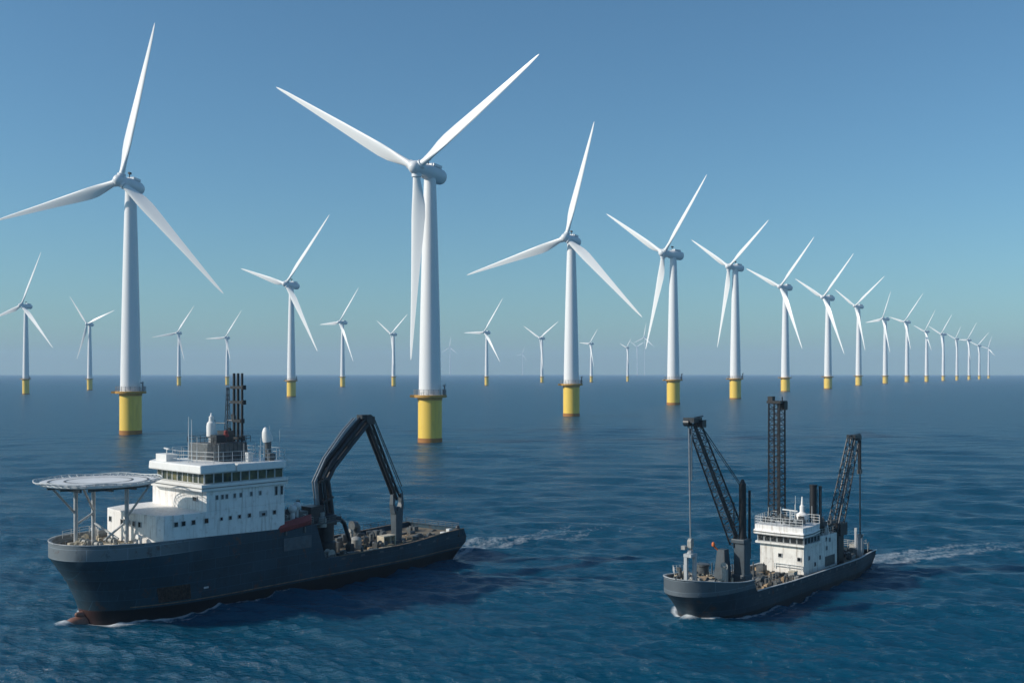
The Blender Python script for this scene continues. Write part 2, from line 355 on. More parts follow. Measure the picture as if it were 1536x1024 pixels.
    ra = N.new("ShaderNodeAttribute"); ra.attribute_name = "unresolved"     # slope variance of the waves too fine for the mesh -> roughness
    rm = N.new("ShaderNodeMath"); rm.operation = 'MULTIPLY_ADD'; L.new(ra.outputs['Fac'], rm.inputs[0]); rm.inputs[1].default_value = 0.03; rm.inputs[2].default_value = 0.0004
    rp = N.new("ShaderNodeMath"); rp.operation = 'POWER'; L.new(rm.outputs[0], rp.inputs[0]); rp.inputs[1].default_value = 0.25; L.new(rp.outputs[0], b.inputs['Roughness'])
    fa = N.new("ShaderNodeAttribute"); fa.attribute_name = "foam"
    fn = noise(1.1, (1, 1, 1), 8, 0.68)
    ad = N.new("ShaderNodeMath"); ad.operation = 'ADD'; L.new(fa.outputs['Fac'], ad.inputs[0]); L.new(fn, ad.inputs[1])
    th_ = N.new("ShaderNodeMapRange"); th_.inputs[1].default_value = 0.93; th_.inputs[2].default_value = 1.75; L.new(ad.outputs[0], th_.inputs[0])
    fb = N.new("ShaderNodeBsdfPrincipled"); fb.inputs['Base Color'].default_value = (0.72, 0.76, 0.78, 1); fb.inputs['Roughness'].default_value = 0.9
    ms = N.new("ShaderNodeMixShader"); L.new(th_.outputs[0], ms.inputs[0]); L.new(b.outputs[0], ms.inputs[1]); L.new(fb.outputs[0], ms.inputs[2])
    L.new(ms.outputs[0], out.inputs[0])
    me.materials.append(m)
    tag(link("sea", me), kind="structure")
build_sea()

# ------------------------------------------------------------------ haze
def build_haze():
    m = bpy.data.materials.new("sea_haze"); t, N, L = nodes(m); N.remove(N["Principled BSDF"])
    v = N.new("ShaderNodeVolumePrincipled"); v.inputs['Color'].default_value = (0.60, 0.78, 0.98, 1); v.inputs['Density'].default_value = 5.8e-5; v.inputs['Anisotropy'].default_value = 0.0
    L.new(v.outputs[0], N["Material Output"].inputs['Volume'])
    b = MB().box((0, 0, 222), (42000, 42000, 456))
    tag(link("haze", b.mesh("haze", m, smooth=False)), kind="stuff")
build_haze()

# ------------------------------------------------------------------ wind turbines
def blade_mesh():
    """unit blade along +Z, leading edge to +X, rotor axis along -Y"""
    st = [(0.0, .038, 1.0, 0), (.03, .038, 1.0, 0), (.07, .042, .8, -.002), (.13, .056, .5, -.008), (.19, .070, .34, -.013), (.25, .074, .27, -.014), (.35, .066, .23, -.012), (.5, .052, .20, -.008),
          (.65, .039, .18, -.005), (.8, .027, .16, -.002), (.92, .017, .15, 0), (.98, .009, .15, 0), (1.0, .002, .2, 0)]
    b = MB(); n = 18; vs_ = []
    for z, c, tk, off in st:
        tw = -R(24) * (1 - z) ** 1.6 - R(3); rnd = max(0, min(1, (.16 - z) / .13))
        for i in range(n):
            a = 2 * math.pi * i / n; x = math.cos(a) * c / 2; shape = (0.55 + 0.45 * math.cos(a)) * (1 - rnd) + rnd
            y = math.sin(a) * c / 2 * tk * (shape if rnd < 1 else 1)
            x += off
            xr = x * math.cos(tw) - y * math.sin(tw); yr = x * math.sin(tw) + y * math.cos(tw)
            vs_.append((xr, yr - 0.02 * z * z, z))
    k = len(st); fs = [(j * n + i, j * n + (i + 1) % n, (j + 1) * n + (i + 1) % n, (j + 1) * n + i) for j in range(k - 1) for i in range(n)]
    fs += [tuple(range(n - 1, -1, -1)), tuple(range((k - 1) * n, k * n))]
    b.add(vs_, fs); me = b.mesh("blade", M['blade']); return me
TM = {}
TM['blade'] = blade_mesh()
TM['monopile'] = MB().lathe([(1, -0.15), (1, 0.0), (1, .5), (1, 1.0)], 40).mesh("monopile", M['pile'])
TM['band'] = MB().lathe([(1.0, -0.1), (1.025, -0.1), (1.025, 1), (1.0, 1)], 40).mesh("waterline_band", M['band'])
pf = MB().lathe([(0.9, 0), (1.38, .0), (1.40, .06), (1.40, .20), (1.36, .22), (0.9, .22)], 40)
pf.box((-1.45, -0.25, .12), (0.34, 0.7, .2)); pf.lathe([(1.0, -0.22), (1.04, -0.2), (1.04, 0.0), (1.0, 0.0)], 40)
TM['platform'] = pf.mesh("platform", M['platform'])
rl = MB()
for zz in (.16, .32, .46):
    rl.path([(1.34 * math.cos(2 * math.pi * i / 32), 1.34 * math.sin(2 * math.pi * i / 32), zz + .2) for i in range(33)], .014, 5)
for i in range(20):
    a = 2 * math.pi * i / 20; rl.tube((1.34 * math.cos(a), 1.34 * math.sin(a), .2), (1.34 * math.cos(a), 1.34 * math.sin(a), .67), .02, .02, 5)
TM['railing'] = rl.mesh("railing", M['steel'])
dv = MB().box((1.24, -.30, .62), (.12, .12, .84)); dv.box((1.2, -.42, 1.0), (.16, .34, .12)); dv.box((1.18, -.06, .42), (.2, .2, .44)); dv.tube((1.24, -.3, 1.04), (1.36, -.62, 1.1), .04)
TM['davit'] = dv.mesh("davit_crane", M['steel'])
TM['tower'] = MB().lathe([(.97, 0), (.97, .012), (.955, .016), (.93, .1), (.86, .3), (.775, .5), (.68, .7), (.58, .88), (.50, 1.0)], 48).mesh("tower", M['tower'])
# nacelle: unit = rotor radius, axis along +Y backwards from hub
nc = MB().lathe([(.020, .0), (.031, .006), (.033, .03), (.033, .05), (.039, .062), (.042, .10), (.042, .165), (.040, .185), (.036, .196), (.027, .203), (.002, .205)], 36, (0, 0, 0), (0, 1, 0))
nc.box((0, .13, .045), (.05, .07, .014))
TM['nacelle'] = nc.mesh("nacelle", M['nacelle'])
TM['sensor'] = MB().tube((0, .08, .045), (0, .08, .075), .003).box((0, .082, .072), (.012, .022, .012)).mesh("wind_sensor", M['darker'])
hb = MB().lathe([(.002, -.062), (.016, -.059), (.028, -.048), (.035, -.030), (.037, -.008), (.036, .012), (.030, .016)], 36, (0, 0, 0), (0, 1, 0))
TM['hub'] = hb.mesh("hub", M['nacelle'])
TM['collar'] = MB().lathe([(.021, .025), (.0255, .027), (.0255, .046), (.021, .048)], 24).mesh("blade_collar", M['nacelle'])

GROUP_MAIN, GROUP_FAR, GROUP_GHOST = "wind turbines standing in the sea", "wind turbines standing in the sea", "faint turbines on the horizon"
# base x, water y, platform y, hub x, hub y, pile half width, three blade tips   (photo pixels; turned into metres below)
TB = [
 (196, 651, 590, 187, 272, 16, [(235, 36), (-3, 332), (338, 441)], "tall white turbine behind the helideck ship, its blade reaching out past the left picture edge"),
 (645, 663, 596, 633, 253, 18, [(418, 132), (812, 83), (620, 540)], "nearest and biggest white turbine, one blade hanging straight down beside its tower"),
 (857, 624, 578, 855, 357, 12.3, [(893, 183), (702, 413), (965, 476)], "mid-distance white turbine right of the biggest one, one blade almost upright"),
 (1010, 607, 571, 1001, 380, 9.8, [(912, 321), (1063, 262), (971, 524)], "white turbine at the head of the long row receding to the right horizon"),
 (1103, 598, 569, 1099, 400, 8.5, [(1039, 360), (1155, 330), (1078, 521)], "second turbine of the long right-hand row, low blade hanging left of its tower"),
 (1178, 587, 567, 1176, 430, 6.7, [(1121, 403), (1223, 355), (1205, 523)], "third turbine of the long right-hand row, just above the lattice mast ship"),
 (1242, 583, 565.5, 1242, 446, 6, [(1194, 418), (1282, 380), (1268, 531)], "fourth turbine of the long right-hand row, blades pointing up-left, up-right and down"),
 (1288, 578, 564, 1289, 459, 4.7, [(1258, 438), (1328, 414), (1299, 526)], "fifth turbine of the long right-hand row, immediately left of the edge-on rotor"),
 (1328, 575, 564, 1327, 478, 3.9, [(1337, 437), (1315, 480), (1336, 529)], "turbine in the right-hand row with rotor turned nearly edge-on, blade upright"),
 (1360.6, 572.8, 564, 1361, 482.5, 3.4, [(1386, 439), (1340, 477), (1367, 524)], "turbine in the right-hand row just right of the edge-on rotor"),
 (1390, 572.5, 564, 1390, 497, 2.9, [(1404, 464), (1373, 489), (1398, 526)], "turbine in the right-hand row, second to the right of the edge-on rotor"),
 (1415, 571, 563.8, 1415, 501, 2.5, [(1429, 471), (1398, 492), (1416, 541)], "fifth turbine from the far right end of the receding row"),
 (1435.5, 570.3, 563.8, 1434.6, 508, 2.2, [(1442, 489), (1423, 502), (1436, 538)], "thin small turbine, fourth from the right end of the row"),
 (1453.6, 569.6, 563.6, 1452.3, 509.6, 2.1, [(1466, 483), (1438, 509), (1456, 539)], "thin small turbine, third from the right end of the row"),
 (1469, 568.7, 563.5, 1468.5, 518, 1.9, [(1484, 498), (1455, 512), (1470, 545)], "next to last tiny turbine of the right-hand row"),
 (1483, 567.5, 563.3, 1482.4, 522.5, 1.7, [(1488, 504), (1471, 519), (1493, 534)], "last and smallest turbine at the right end of the row"),
 (38.8, 591, 569, 35.5, 458, 4.9, [(63, 378), (0, 473), (81, 522)], "turbine nearest the left picture edge, left of the helideck"),
 (134.6, 585, 568.5, 133, 486, 3.9, [(105, 444), (173, 465), (116, 539)], "small turbine directly above the helideck with a blade pointing down-left"),
 (268.5, 578, 565.3, 267, 499, 3.0, [(292, 458), (228, 506), (277, 540)], "small distant turbine just right of the tall left tower"),
 (341, 577.4, 565.3, 339, 506, 2.8, [(363, 465), (309, 508), (346, 540)], "small distant turbine rising behind the black triple mast"),
 (437, 595, 571.5, 438.5, 426, 6.7, [(496, 322), (363, 403), (478, 527)], "middle-sized white turbine standing above the ship's bent crane, left of the biggest"),
 (514, 580, 565.5, 513, 483, 3.7, [(539, 431), (487, 486), (531, 542)], "small turbine between the middle-sized one and the biggest, nearer the former"),
 (590.4, 579, 565, 589, 501, 3.1, [(612, 471), (566, 481), (591, 548)], "small turbine just left of the biggest tower, blades spread like a Y"),
 (730, 578, 565, 730, 498, 3.0, [(755, 447), (699, 499), (751, 543)], "small turbine alone in the gap right of the biggest tower"),
 (813, 573.7, 565, 813.5, 507, 2.4, [(838, 482), (786, 489), (815, 553)], "small turbine just left of the mid-distance tower, Y-shaped rotor"),
 (887, 573, 564.5, 887, 515, 2.3, [(897, 493), (871, 514), (891, 550)], "small turbine just right of the mid-distance tower"),
 (941.6, 572, 564.5, 941, 521, 2.0, [(947, 507), (930, 515), (943, 545)], "tiny turbine left of the head of the right-hand row"),
]
GH = [(675.3, 521, 1.1, "faint ghostly turbine in the haze beside the biggest tower"),
      (784, 531, 0.8, "very faint thin turbine in the haze, left of a small Y-shaped one"),
      (956, 520, 0.95, "faint hazy turbine behind the tiny one near the row's head"),
      (967, 506, 0.7, "palest tall turbine in the haze, touching the hanging blade at the row's head")]
def turbine(bx, wy, py, hx, hy, hw, tips, label, ghost=False, detail=2):
    D = F * CAMH / (wy - CY); X0 = (bx - CX) / F * D; r = hw * D / F
    dx = np.array([t[0] - hx for t in tips]); dy = np.array([hy - t[1] for t in tips])
    Lp = math.sqrt(2 / 3 * float((dy ** 2).sum())); c = math.sqrt(2 / 3 * float((dx ** 2).sum())) / Lp
    psi = math.acos(max(0.55, min(0.92, c))); Lm = Lp * D / F
    yw = psi + math.atan((bx - CX) / F)
    ax = Vector((-math.sin(yw), -math.cos(yw), 0))                 # rotor faces this way
    o = max(.055 * Lm, min(.085 * Lm, (bx - hx) * D / F / math.sin(psi))) + .03 * Lm
    hubp = Vector((X0, D, 0)) + ax * o; hubp.z = CAMH - (hy - CY) * hubp.y / F
    zpl = CAMH - (py - CY) * D / F
    root = empty("wind_turbine", (X0, D, 0)); tag(root, label, "wind turbine", GROUP_GHOST if ghost else GROUP_MAIN)
    rel = hubp - Vector((X0, D, 0))
    def part(name, key, parent=root, sc=(1, 1, 1), loc=(0, 0, 0), rot=None):
        ob = link(name, TM[key], parent); ob.location = loc; ob.scale = sc
        if rot is not None: ob.rotation_euler = rot
        return ob
    mp = part("monopile", 'monopile', sc=(r, r, zpl))
    if detail >= 1: part("waterline_band", 'band', mp, sc=(1, 1, .055 if wy < 600 else .10))
    if detail >= 1:
        pl = part("platform", 'platform', sc=(r, r, r), loc=(0, 0, zpl))
        if detail >= 2: part("railing", 'railing', pl); part("davit_crane", 'davit', pl)
    ztop = rel.z - .03 * Lm
    part("tower", 'tower', sc=(r * .98, r * .98, ztop - zpl), loc=(0, 0, zpl))
    yaw = -yw
    tilt = R(-5)
    q = Matrix.Rotation(yaw, 3, 'Z') @ Matrix.Rotation(tilt, 3, 'X')
    na = part("nacelle", 'nacelle', sc=(Lm,) * 3, loc=rel, rot=q.to_euler())
    if detail >= 2: part("wind_sensor", 'sensor', na)
    part("hub", 'hub', sc=(Lm,) * 3, loc=rel, rot=q.to_euler())
    hubw = hubp + ax * (.012 * Lm)
    for tx, ty in tips:
        ray = Vector(((tx - CX) / F, 1, (CY - ty) / F)); s_ = (hubw - Vector((0, 0, CAMH))).dot(ax) / ray.dot(ax)
        d = ray * s_ + Vector((0, 0, CAMH)) - hubw; ln = d.length; d.normalize()
        # follow the rotor plane; keep the length within reason of its sisters
        ln = max(.80 * Lm, min(1.30 * Lm, ln))
        zc = d; yc = -ax; xc = yc.cross(zc).normalized(); yc = zc.cross(xc)
        mtx = Matrix((xc, yc, zc)).transposed()
        bl = part("blade", 'blade', sc=(Lm, Lm, ln), loc=rel + ax * (.012 * Lm), rot=mtx.to_euler())
        if detail >= 2: part("blade_collar", 'collar', bl)
for i, T in enumerate(TB):
    turbine(*T, detail=2 if T[1] > 590 else 1)
for hx, hy, hw, lab in GH:
    L_ = (562.9 - hy) * 0.40
    a0 = {675.3: 5, 784: 20, 956: 62, 967: 8}[hx]
    tips = [(hx + L_ * .8 * math.sin(R(a0 + k * 120)), hy - L_ * math.cos(R(a0 + k * 120))) for k in range(3)]
    turbine(hx, 562.35, 561.9, hx, hy, hw * .75, tips, lab, True, 0)

# ------------------------------------------------------------------ hull builder
def smooth(x): x = max(0.0, min(1.0, x)); return x * x * (3 - 2 * x)
class Hull:
    def __init__(s, B, Lr0, Lr1, zk, rake, ztop, L, stern, sternB, taper, wlB, p=2.2):
        s.__dict__.update(locals())
    def pt(s, t0, z, side=1):
        f = max(0.0, min(1.0, z / s.zk)); Lr = s.Lr0 + (s.Lr1 - s.Lr0) * f ** 0.8
        B = s.wlB + (s.B - s.wlB) * f ** 0.6
        k = max(0.0, min(1.0, (Lr - t0) / Lr)); half = B * max(0.0, 1 - k ** s.p) ** 0.5
        if t0 > s.taper: half *= 1 - (1 - s.sternB / s.B) * smooth((t0 - s.taper) / (s.L - s.taper)) - (0.10 * (1 - f) * smooth((t0 - s.taper) / (s.L - s.taper)))
        t = t0 - s.rake * f ** 1.6 * (1 - smooth(t0 / (s.Lr0)))
        e = smooth((t0 - (s.L - 8)) / 8)
        sh = 0
        for (z0, h0), (z1, h1) in zip(s.stern[:-1], s.stern[1:]):
            if z0 <= z <= z1: sh = h0 + (h1 - h0) * (z - z0) / (z1 - z0)
        return (t + sh * e, side * half, z)
    def mesh(s, ts, levels, deck_drop, thick, mat):
        """levels: list of functions z(t0)"""
        b = MB()
        for side in (1, -1):
            cols = []
            for t0 in ts:
                zt = s.ztop(t0); col = [s.pt(t0, lv(t0, zt), side) for lv in levels]
                x, y, z = col[-1]; iy = side * max(0.0, abs(y) - thick); ix = x + (thick * 1.3 if t0 < 3 else 0)
                col.append((ix, iy, z)); col.append((ix, iy, z - deck_drop)); cols.append(col)
            n = len(cols[0]); vs_ = [p for c in cols for p in c]
            b.add(vs_, [(i * n + j, (i + 1) * n + j, (i + 1) * n + j + 1, i * n + j + 1) for i in range(len(ts) - 1) for j in range(n - 1)])
        # transom
        m = len(levels); pe = [s.pt(ts[-1], lv(ts[-1], s.ztop(ts[-1])), 1) for lv in levels]; se = [(p[0], -p[1], p[2]) for p in pe]
        b.add(pe + se, [(j, j + 1, m + j + 1, m + j) for j in range(m - 1)])
        bi = [(pe[-1][0] - thick, p, q) for p, q in ((pe[-1][1], pe[-1][2]), (-pe[-1][1], pe[-1][2]), (pe[-1][1], pe[-1][2] - deck_drop), (-pe[-1][1], pe[-1][2] - deck_drop))]
        b.add([pe[-1], se[-1]] + bi, [(0, 1, 3, 2), (2, 3, 5, 4)])
        return b.mesh("hull", mat, flip=True, merge=0.01)
    def deck(s, ts, drop, thick, name, mat, camber=0.1):
        b = MB(); vs_ = []
        for t0 in ts:
            x, y, z = s.pt(t0, s.ztop(t0), 1); w_ = max(0.02, y - thick * 0.9); ix = x + (thick * 1.3 if t0 < 3 else 0)
            for k in range(7):
                f = -1 + k / 3; vs_.append((ix, f * w_, z - drop + camber * (1 - f * f)))
        b.add(vs_, [(i * 7 + j, (i + 1) * 7 + j, (i + 1) * 7 + j + 1, i * 7 + j + 1) for i in range(len(ts) - 1) for j in range(6)])
        return b.mesh(name, mat, flip=True)
    def band(s, ts, z, h, d, sides=(1, -1), ztop=False):
        """a strip proud of the shell at height z"""
        b = MB()
        for side in sides:
            vs_ = []
            for t0 in ts:
                zz = s.ztop(t0) + z if ztop else z
                x, y, _ = s.pt(t0, zz if not ztop else s.ztop(t0), side)
                n = (0, side)
                for dy, dz in ((-d, 0), (d, 0), (d, h), (-d, h)): vs_.append((x - (d if abs(y) < 1.5 and dy > 0 else 0), y + side * dy, zz + dz))
            b.add(vs_, [(i * 4 + j, (i + 1) * 4 + j, (i + 1) * 4 + (j + 1) % 4, i * 4 + (j + 1) % 4) for i in range(len(ts) - 1) for j in range(4)])
        return b
def P(name, mb, mk, parent, **kw): return link(name, mb.mesh(name, M[mk], flip=True, **kw), parent)
def bits(parent, name, mk, items):
    for n, it in enumerate(items):
        b = MB()
        if it[0] == 'box' and n % 3 == 1 and 'locker' not in name and 'block' not in name:      # drums, valves and motors among the boxes
            c, d = Vector(it[1]), it[2]; r = min(d[0], d[1]) / 2; h = d[2] / 2
            if n % 2: b.lathe([(r, -h), (r, h * .8), (r * .7, h)], 14, c)
            else: b.lathe([(r * .9, -d[0] / 2), (r * .9, d[0] / 2)], 14, c, (math.cos(n), math.sin(n), 0)).box((c.x, c.y, c.z - h * .6), (d[0] * .8, r * 1.6, h * .8), n)
        elif it[0] == 'box':
            c, d = Vector(it[1]), it[2]; b.box(*it[1:])
            if n % 3 == 0: b.box((c.x + d[0] * .1, c.y, c.z + d[2] * .55), (d[0] * .55, d[1] * .6, d[2] * .25), *it[3:]); b.tube((c.x, c.y + d[1] * .3, c.z), (c.x, c.y + d[1] * .3, c.z + d[2] * .9), .07, .07, 6)
        elif it[0] == 'tube': b.tube(*it[1:])
        else: b.path(*it[1:])
        P(it[0] == 'box' and name or (name if it[0] == 'tube' and 'pipe' in name else 'deck_pipe'), b, mk, parent)
class Bits(list):
    def box(s, *a): s.append(('box',) + a)
    def tube(s, *a): s.append(('tube',) + a)
    def path(s, *a): s.append(('path',) + a)
def winch(parent, t, y, z, s=1.0, mk='machine', along=True):
    b = MB(); ax = (0, 1, 0) if along else (1, 0, 0); d = Vector(ax)
    c = Vector((t, y, z + .75 * s))
    b.lathe([(.42 * s, -.9 * s), (.42 * s, .9 * s)], 16, c, ax)
    for k in (-.95, .95): b.lathe([(.72 * s, -.06 * s), (.72 * s, .06 * s)], 18, c + d * k * s, ax)
    b.box((t, y, z + .12 * s), (1.9 * s, 2.3 * s, .24 * s)); b.box(c + d * 1.35 * s, (.7 * s, .6 * s, .8 * s))
    return P("winch", b, mk, parent)
def bollards(parent, t, y, z, mk='machine'):
    b = MB().box((t, y, z + .06), (1.5, .5, .12))
    for k in (-.45, .45): b.lathe([(.19, 0), (.19, .62), (.25, .64), (.25, .74), (.19, .76)], 12, (t + k, y, z + .1))
    return P("bollard_pair", b, mk, parent)
def vent(parent, t, y, z, h, r, mk='machine_light', head=(-1, 0)):
    b = MB().tube((t, y, z), (t, y, z + h), r, r, 12); hd = Vector((head[0], head[1], 0))
    b.tube((t, y, z + h - .1), Vector((t, y, z + h + r * .8)) + hd * r * .9, r, r * 1.1, 12)
    b.tube(Vector((t, y, z + h + r * .55)) + hd * r * .4, Vector((t, y, z + h + r * .55)) + hd * r * 2.0, r * 1.05, r * 1.35, 12)
    return P("ventilator", b, mk, parent)
def window(parent, face, along, up, w_, h_, frame='white', pane='port', nm="window"):
    """frame with a recessed-looking pane; face = centre point just on the wall, along / up unit vectors in (t,y,z)"""
    a = Vector(along); u = Vector(up); n = a.cross(u).normalized()
    b = MB()
    def slab(mb, c, wa, hu, dn):
        vs_ = [Vector(c) + a * i * wa / 2 + u * j * hu / 2 + n * k * dn / 2 for k in (-1, 1) for j in (-1, 1) for i in (-1, 1)]
        mb.add(vs_, [(0, 2, 3, 1), (4, 5, 7, 6), (0, 1, 5, 4), (2, 6, 7, 3), (0, 4, 6, 2), (1, 3, 7, 5)])
    f = Vector(face)
    slab(b, f, w_, h_, .09)
    k = len(b.f); t_ = .07
    for (o, ww, hh) in ((u * (h_ + t_) / 2, w_ + 2 * t_, t_), (u * -(h_ + t_) / 2, w_ + 2 * t_, t_), (a * (w_ + t_) / 2, t_, h_), (a * -(w_ + t_) / 2, t_, h_)): slab(b, f + o, ww, hh, .2)
    ob = P(nm, b, pane, parent, smooth=False); ob.data.materials.append(M['lightsteel' if pane != 'glass' else 'rail'])
    for q in list(ob.data.polygons)[k:]: q.material_index = 1
    return ob
def thing(fr, name, label, cat, t, y, z, group=None, rz=0.0):
    return tag(empty(name, fr.world(t, y, z), fr.rz + rz), label, cat, group)

# ------------------------------------------------------------------ ship 1: offshore support ship with helideck and knuckle crane
def ship_one():
    root = empty("support_ship", SH1.world(0, 0, 0), SH1.rz)
    tag(root, "large dark blue support ship with helideck over its bow, white bridge and bent black crane", "ship")
    def zt(t0):
        if t0 < 40.2: return 12.9 - 0.9 * smooth(t0 / 38)
        if t0 > 42.6: return 5.3 + 0.9 * smooth((t0 - 60) / 24)
        return 12.0 + (5.3 - 12.0) * (t0 - 40.2) / 2.4
    H = Hull(10.0, 25, 13, 10.4, 4.8, zt, 83, [(-4, -5), (0, -2.4), (1.7, -.8), (3.6, 1.6), (7, -.4), (14, -.4)], 8.8, 62, 9.5)
    ts = [0, .15, .4, .8, 1.3, 2, 2.8, 3.7, 4.8, 6, 7.5, 9.2, 11, 13, 16, 19, 22, 26, 30, 34, 37, 40.2, 42.6, 46, 50, 55, 60, 65, 69, 72, 75, 77, 79, 80.5, 82, 83]
    lv = [lambda t, z, q=q: q for q in (-4, -1.2, 0, .9, 1.7, 2.3, 3.2, 4.4)]
    lv += [lambda t, z, f=f: 4.4 + (min(10.4, z - .25) - 4.4) * f if z > 5.6 else 4.4 + (z - .25 - 4.4) * f for f in (.25, .5, .75, 1.0)] + [lambda t, z: z]
    hull = link("hull", H.mesh(ts, lv, 1.15, .3, M['hull1']), root)
    bb = MB().lathe([(.02, -3.3), (.45, -3.2), (.85, -2.8), (1.15, -2.1), (1.3, -1.0), (1.35, 0), (1.35, 4)], 24, (0, 0, -.45), (1, 0, 0))
    bb.lathe([(.02, -1.5), (.3, -1.3), (.5, -.6), (.6, 1.2)], 14, (0, 0, 1.0), (1, 0, -.12))
    P("bulbous_bow", bb, 'bulb', hull)
    P("rubbing_strake", H.band([t for t in ts if t > 4], 2.15, .16, .09), 'strake', hull)
    P("fender_strip", H.band([t for t in ts if 43 < t], 4.3, .2, .1), 'hull1', hull)
    P("bulwark_cap", H.band([t for t in ts if t < 9], 0, .12, .17, ztop=True), 'cap', hull)
    P("gunwale", H.band([t for t in ts if t > 42.7], 0, .12, .2, ztop=True), 'strake', hull)
    # rusty thruster grille on the bow side
    g = MB(); 
    for i in range(9):
        t0 = 9.0 + i * .62; q0 = H.pt(t0, 2.6); q1 = H.pt(t0, 5.0)
        g.tube((q0[0], q0[1] + .05, q0[2]), (q1[0], q1[1] + .05, q1[2]), .11, .11, 6)
    for z in (2.6, 3.4, 4.2, 5.0):
        g.path([(H.pt(9 + i * .62, z)[0], H.pt(9 + i * .62, z)[1] + .02, z) for i in range(9)], .1, 6)
    for i in range(8):
        vs_ = [H.pt(9 + (i + k) * .62, z) for k, z in ((0, 2.6), (1, 2.6), (1, 5.0), (0, 5.0))]
        g.add([(v[0], v[1] + .03, v[2]) for v in vs_], [(0, 1, 2, 3)])
    P("bow_grille", g, 'grille', hull)
    P("side_panel", MB().box((35.8, 10.03, 9.1), (6.4, .12, 2.3)), 'panel', hull)
    for t0 in (47, 52, 57, 62.5, 68, 73, 77.5):
        x, y, z = H.pt(t0, 4.7); P("freeing_port", MB().box((x, y + .02, 4.75), (1.0, .06, .35)), 'panel', hull)
    mk_ = MB().box((16.5, H.pt(17, 4)[1] + .02, 4.0), (.9, .05, .3)); P("draught_mark", mk_, 'lightsteel', hull)
    # decks
    link("foredeck", H.deck([t for t in ts if t <= 40.2], 1.1, .3, "foredeck", M['deck']), root)
    link("aft_deck", H.deck([t for t in ts if t >= 42.6], .95, .3, "aft_deck", M['deck']), root)
    bk = MB().add([H.pt(40.6, 4.0, s_) for s_ in (1, -1)] + [(40.6, -9.7, 11.4), (40.6, 9.7, 11.4)], [(0, 1, 2, 3)])
    P("bulkhead", bk, 'panel', root)
    # lower deckhouse
    lower = [(9.0, -8.3), (8.2, -5), (7.7, 0), (7.7, 5), (8.1, 8.0), (8.8, 9.2), (10, 9.75), (14, 9.85), (33, 9.85), (33, -9.85), (13, -9.85)]
    dh = bevel(P("deckhouse", MB().prism(lower, 11.3, 16.7), 'white', root, smooth=False), .12)
    pt_ = [(12.0, .62), (13.9, .62), (10.6, .6), (16.4, .66), (19.4, .42), (21.2, .5), (23.1, .5), (25.2, .55), (30.6, .6)]
    for t, s_ in pt_: window(dh, (t, 9.87, 15.2), (1, 0, 0), (0, 0, 1), s_ * 1.1, s_ * 1.15)
    window(dh, (28.2, 9.87, 15.2), (1, 0, 0), (0, 0, 1), 1.5, .9, pane='lightsteel', nm="vent_louvre")
    window(dh, (28.2, 9.9, 15.1), (1, 0, 0), (0, 0, 1), .8, .45)
    for y in (-6.2, -1.2, .7, 2.4, 4.1): 
        x = 7.62 if y > -1.3 and y < 5 else 8.4
        window(dh, (x, y, 15.0), (0, 1, 0), (0, 0, 1), .72, .8)
    # upper deckhouse, sloped front
    upb = MB(); zz0, zz1 = 16.68, 20.1
    up0 = [(16.5, 9.85), (17.6, -8.0), (19, -8.6), (32.9, -8.8), (32.9, 9.85)]
    up = bevel(P("upper_deckhouse", MB().prism(up0, zz0, zz1), 'white', root, smooth=False), .08)
    window(up, (16.6, 6.4, 18.6), (.062, -1, 0), (0, 0, 1), 1.2, .6); window(up, (16.75, 8.4, 18.3), (.062, -1, 0), (0, 0, 1), .5, .5)
    for t in (18.5, 19.6, 20.5, 22.1, 23.4, 25.6, 27.5): window(up, (t, 9.87, 18.9), (1, 0, 0), (0, 0, 1), .45, .7, pane='machine')
    for z in (14.2, 16.2, 18.4):
        for y in (9.0, 7.6): window(up, (33.04, y, z), (0, 1, 0), (0, 0, 1), .6, .8)
    for t in (31.0, 32.2):
        window(up, (t, 9.88, 19.0), (1, 0, 0), (0, 0, 1), .5, 1.5)
    hr = MB().tube((33.1, 9.2, 12.0), (33.1, 9.2, 20), .06, .06, 6); P("downpipe", hr, 'machine', up)
    # bridge
    bd = [(15.2, 10.35), (16.2, -6.3), (18.8, -8.9), (33.4, -9.0), (33.4, 10.35)]
    br = bevel(P("bridge_deck", MB().prism(bd, 20.1, 21.25), 'roofwhite', root, smooth=False), .06)
    P("bridge_deck_lip", MB().prism([(t - .12 if t < 20 else t + .1, y * 1.012) for t, y in bd], 20.62, 20.72), 'machine', br, smooth=False)
    gl = [(16.2, 9.6), (17.1, -5.6), (19.4, -8.2), (32.7, -8.3), (32.7, 9.6)]
    wh = P("wheelhouse", MB().prism([(t + .15 if t < 20 else t - .1, y * .985) for t, y in gl], 21.2, 23.1), 'machine', root, smooth=False)
    for (a, b), n in zip(zip(gl, gl[1:] + gl[:1]), (9, 2, 7, 9, 9)):
        a = Vector((*a, 0)); b = Vector((*b, 0)); d = (b - a)
        for i in range(n):
            p = a + d * ((i + .5) / n); window(wh, (p.x, p.y, 22.15), d.normalized(), (0, 0, 1), d.length / n - .22, 1.55, pane='glass')
    r1 = [(14.9, 10.5), (15.9, -6.6), (18.6, -9.3), (22.4, -9.3), (22.4, 10.1)]
    r2 = [(22.6, 10.0), (22.6, -9.3), (33.9, -9.3), (34.0, 9.0), (32.6, 10.5), (28.5, 10.5)]
    ra = P("bridge_roof", MB().prism(r1, 23.05, 24.5, .02), 'roofwhite', root, smooth=False); bevel(ra, .25, 3)
    rb = P("bridge_roof", MB().prism(r2, 22.95, 24.3, .02), 'roofwhite', root, smooth=False); bevel(rb, .25, 3)
    z = 24.35
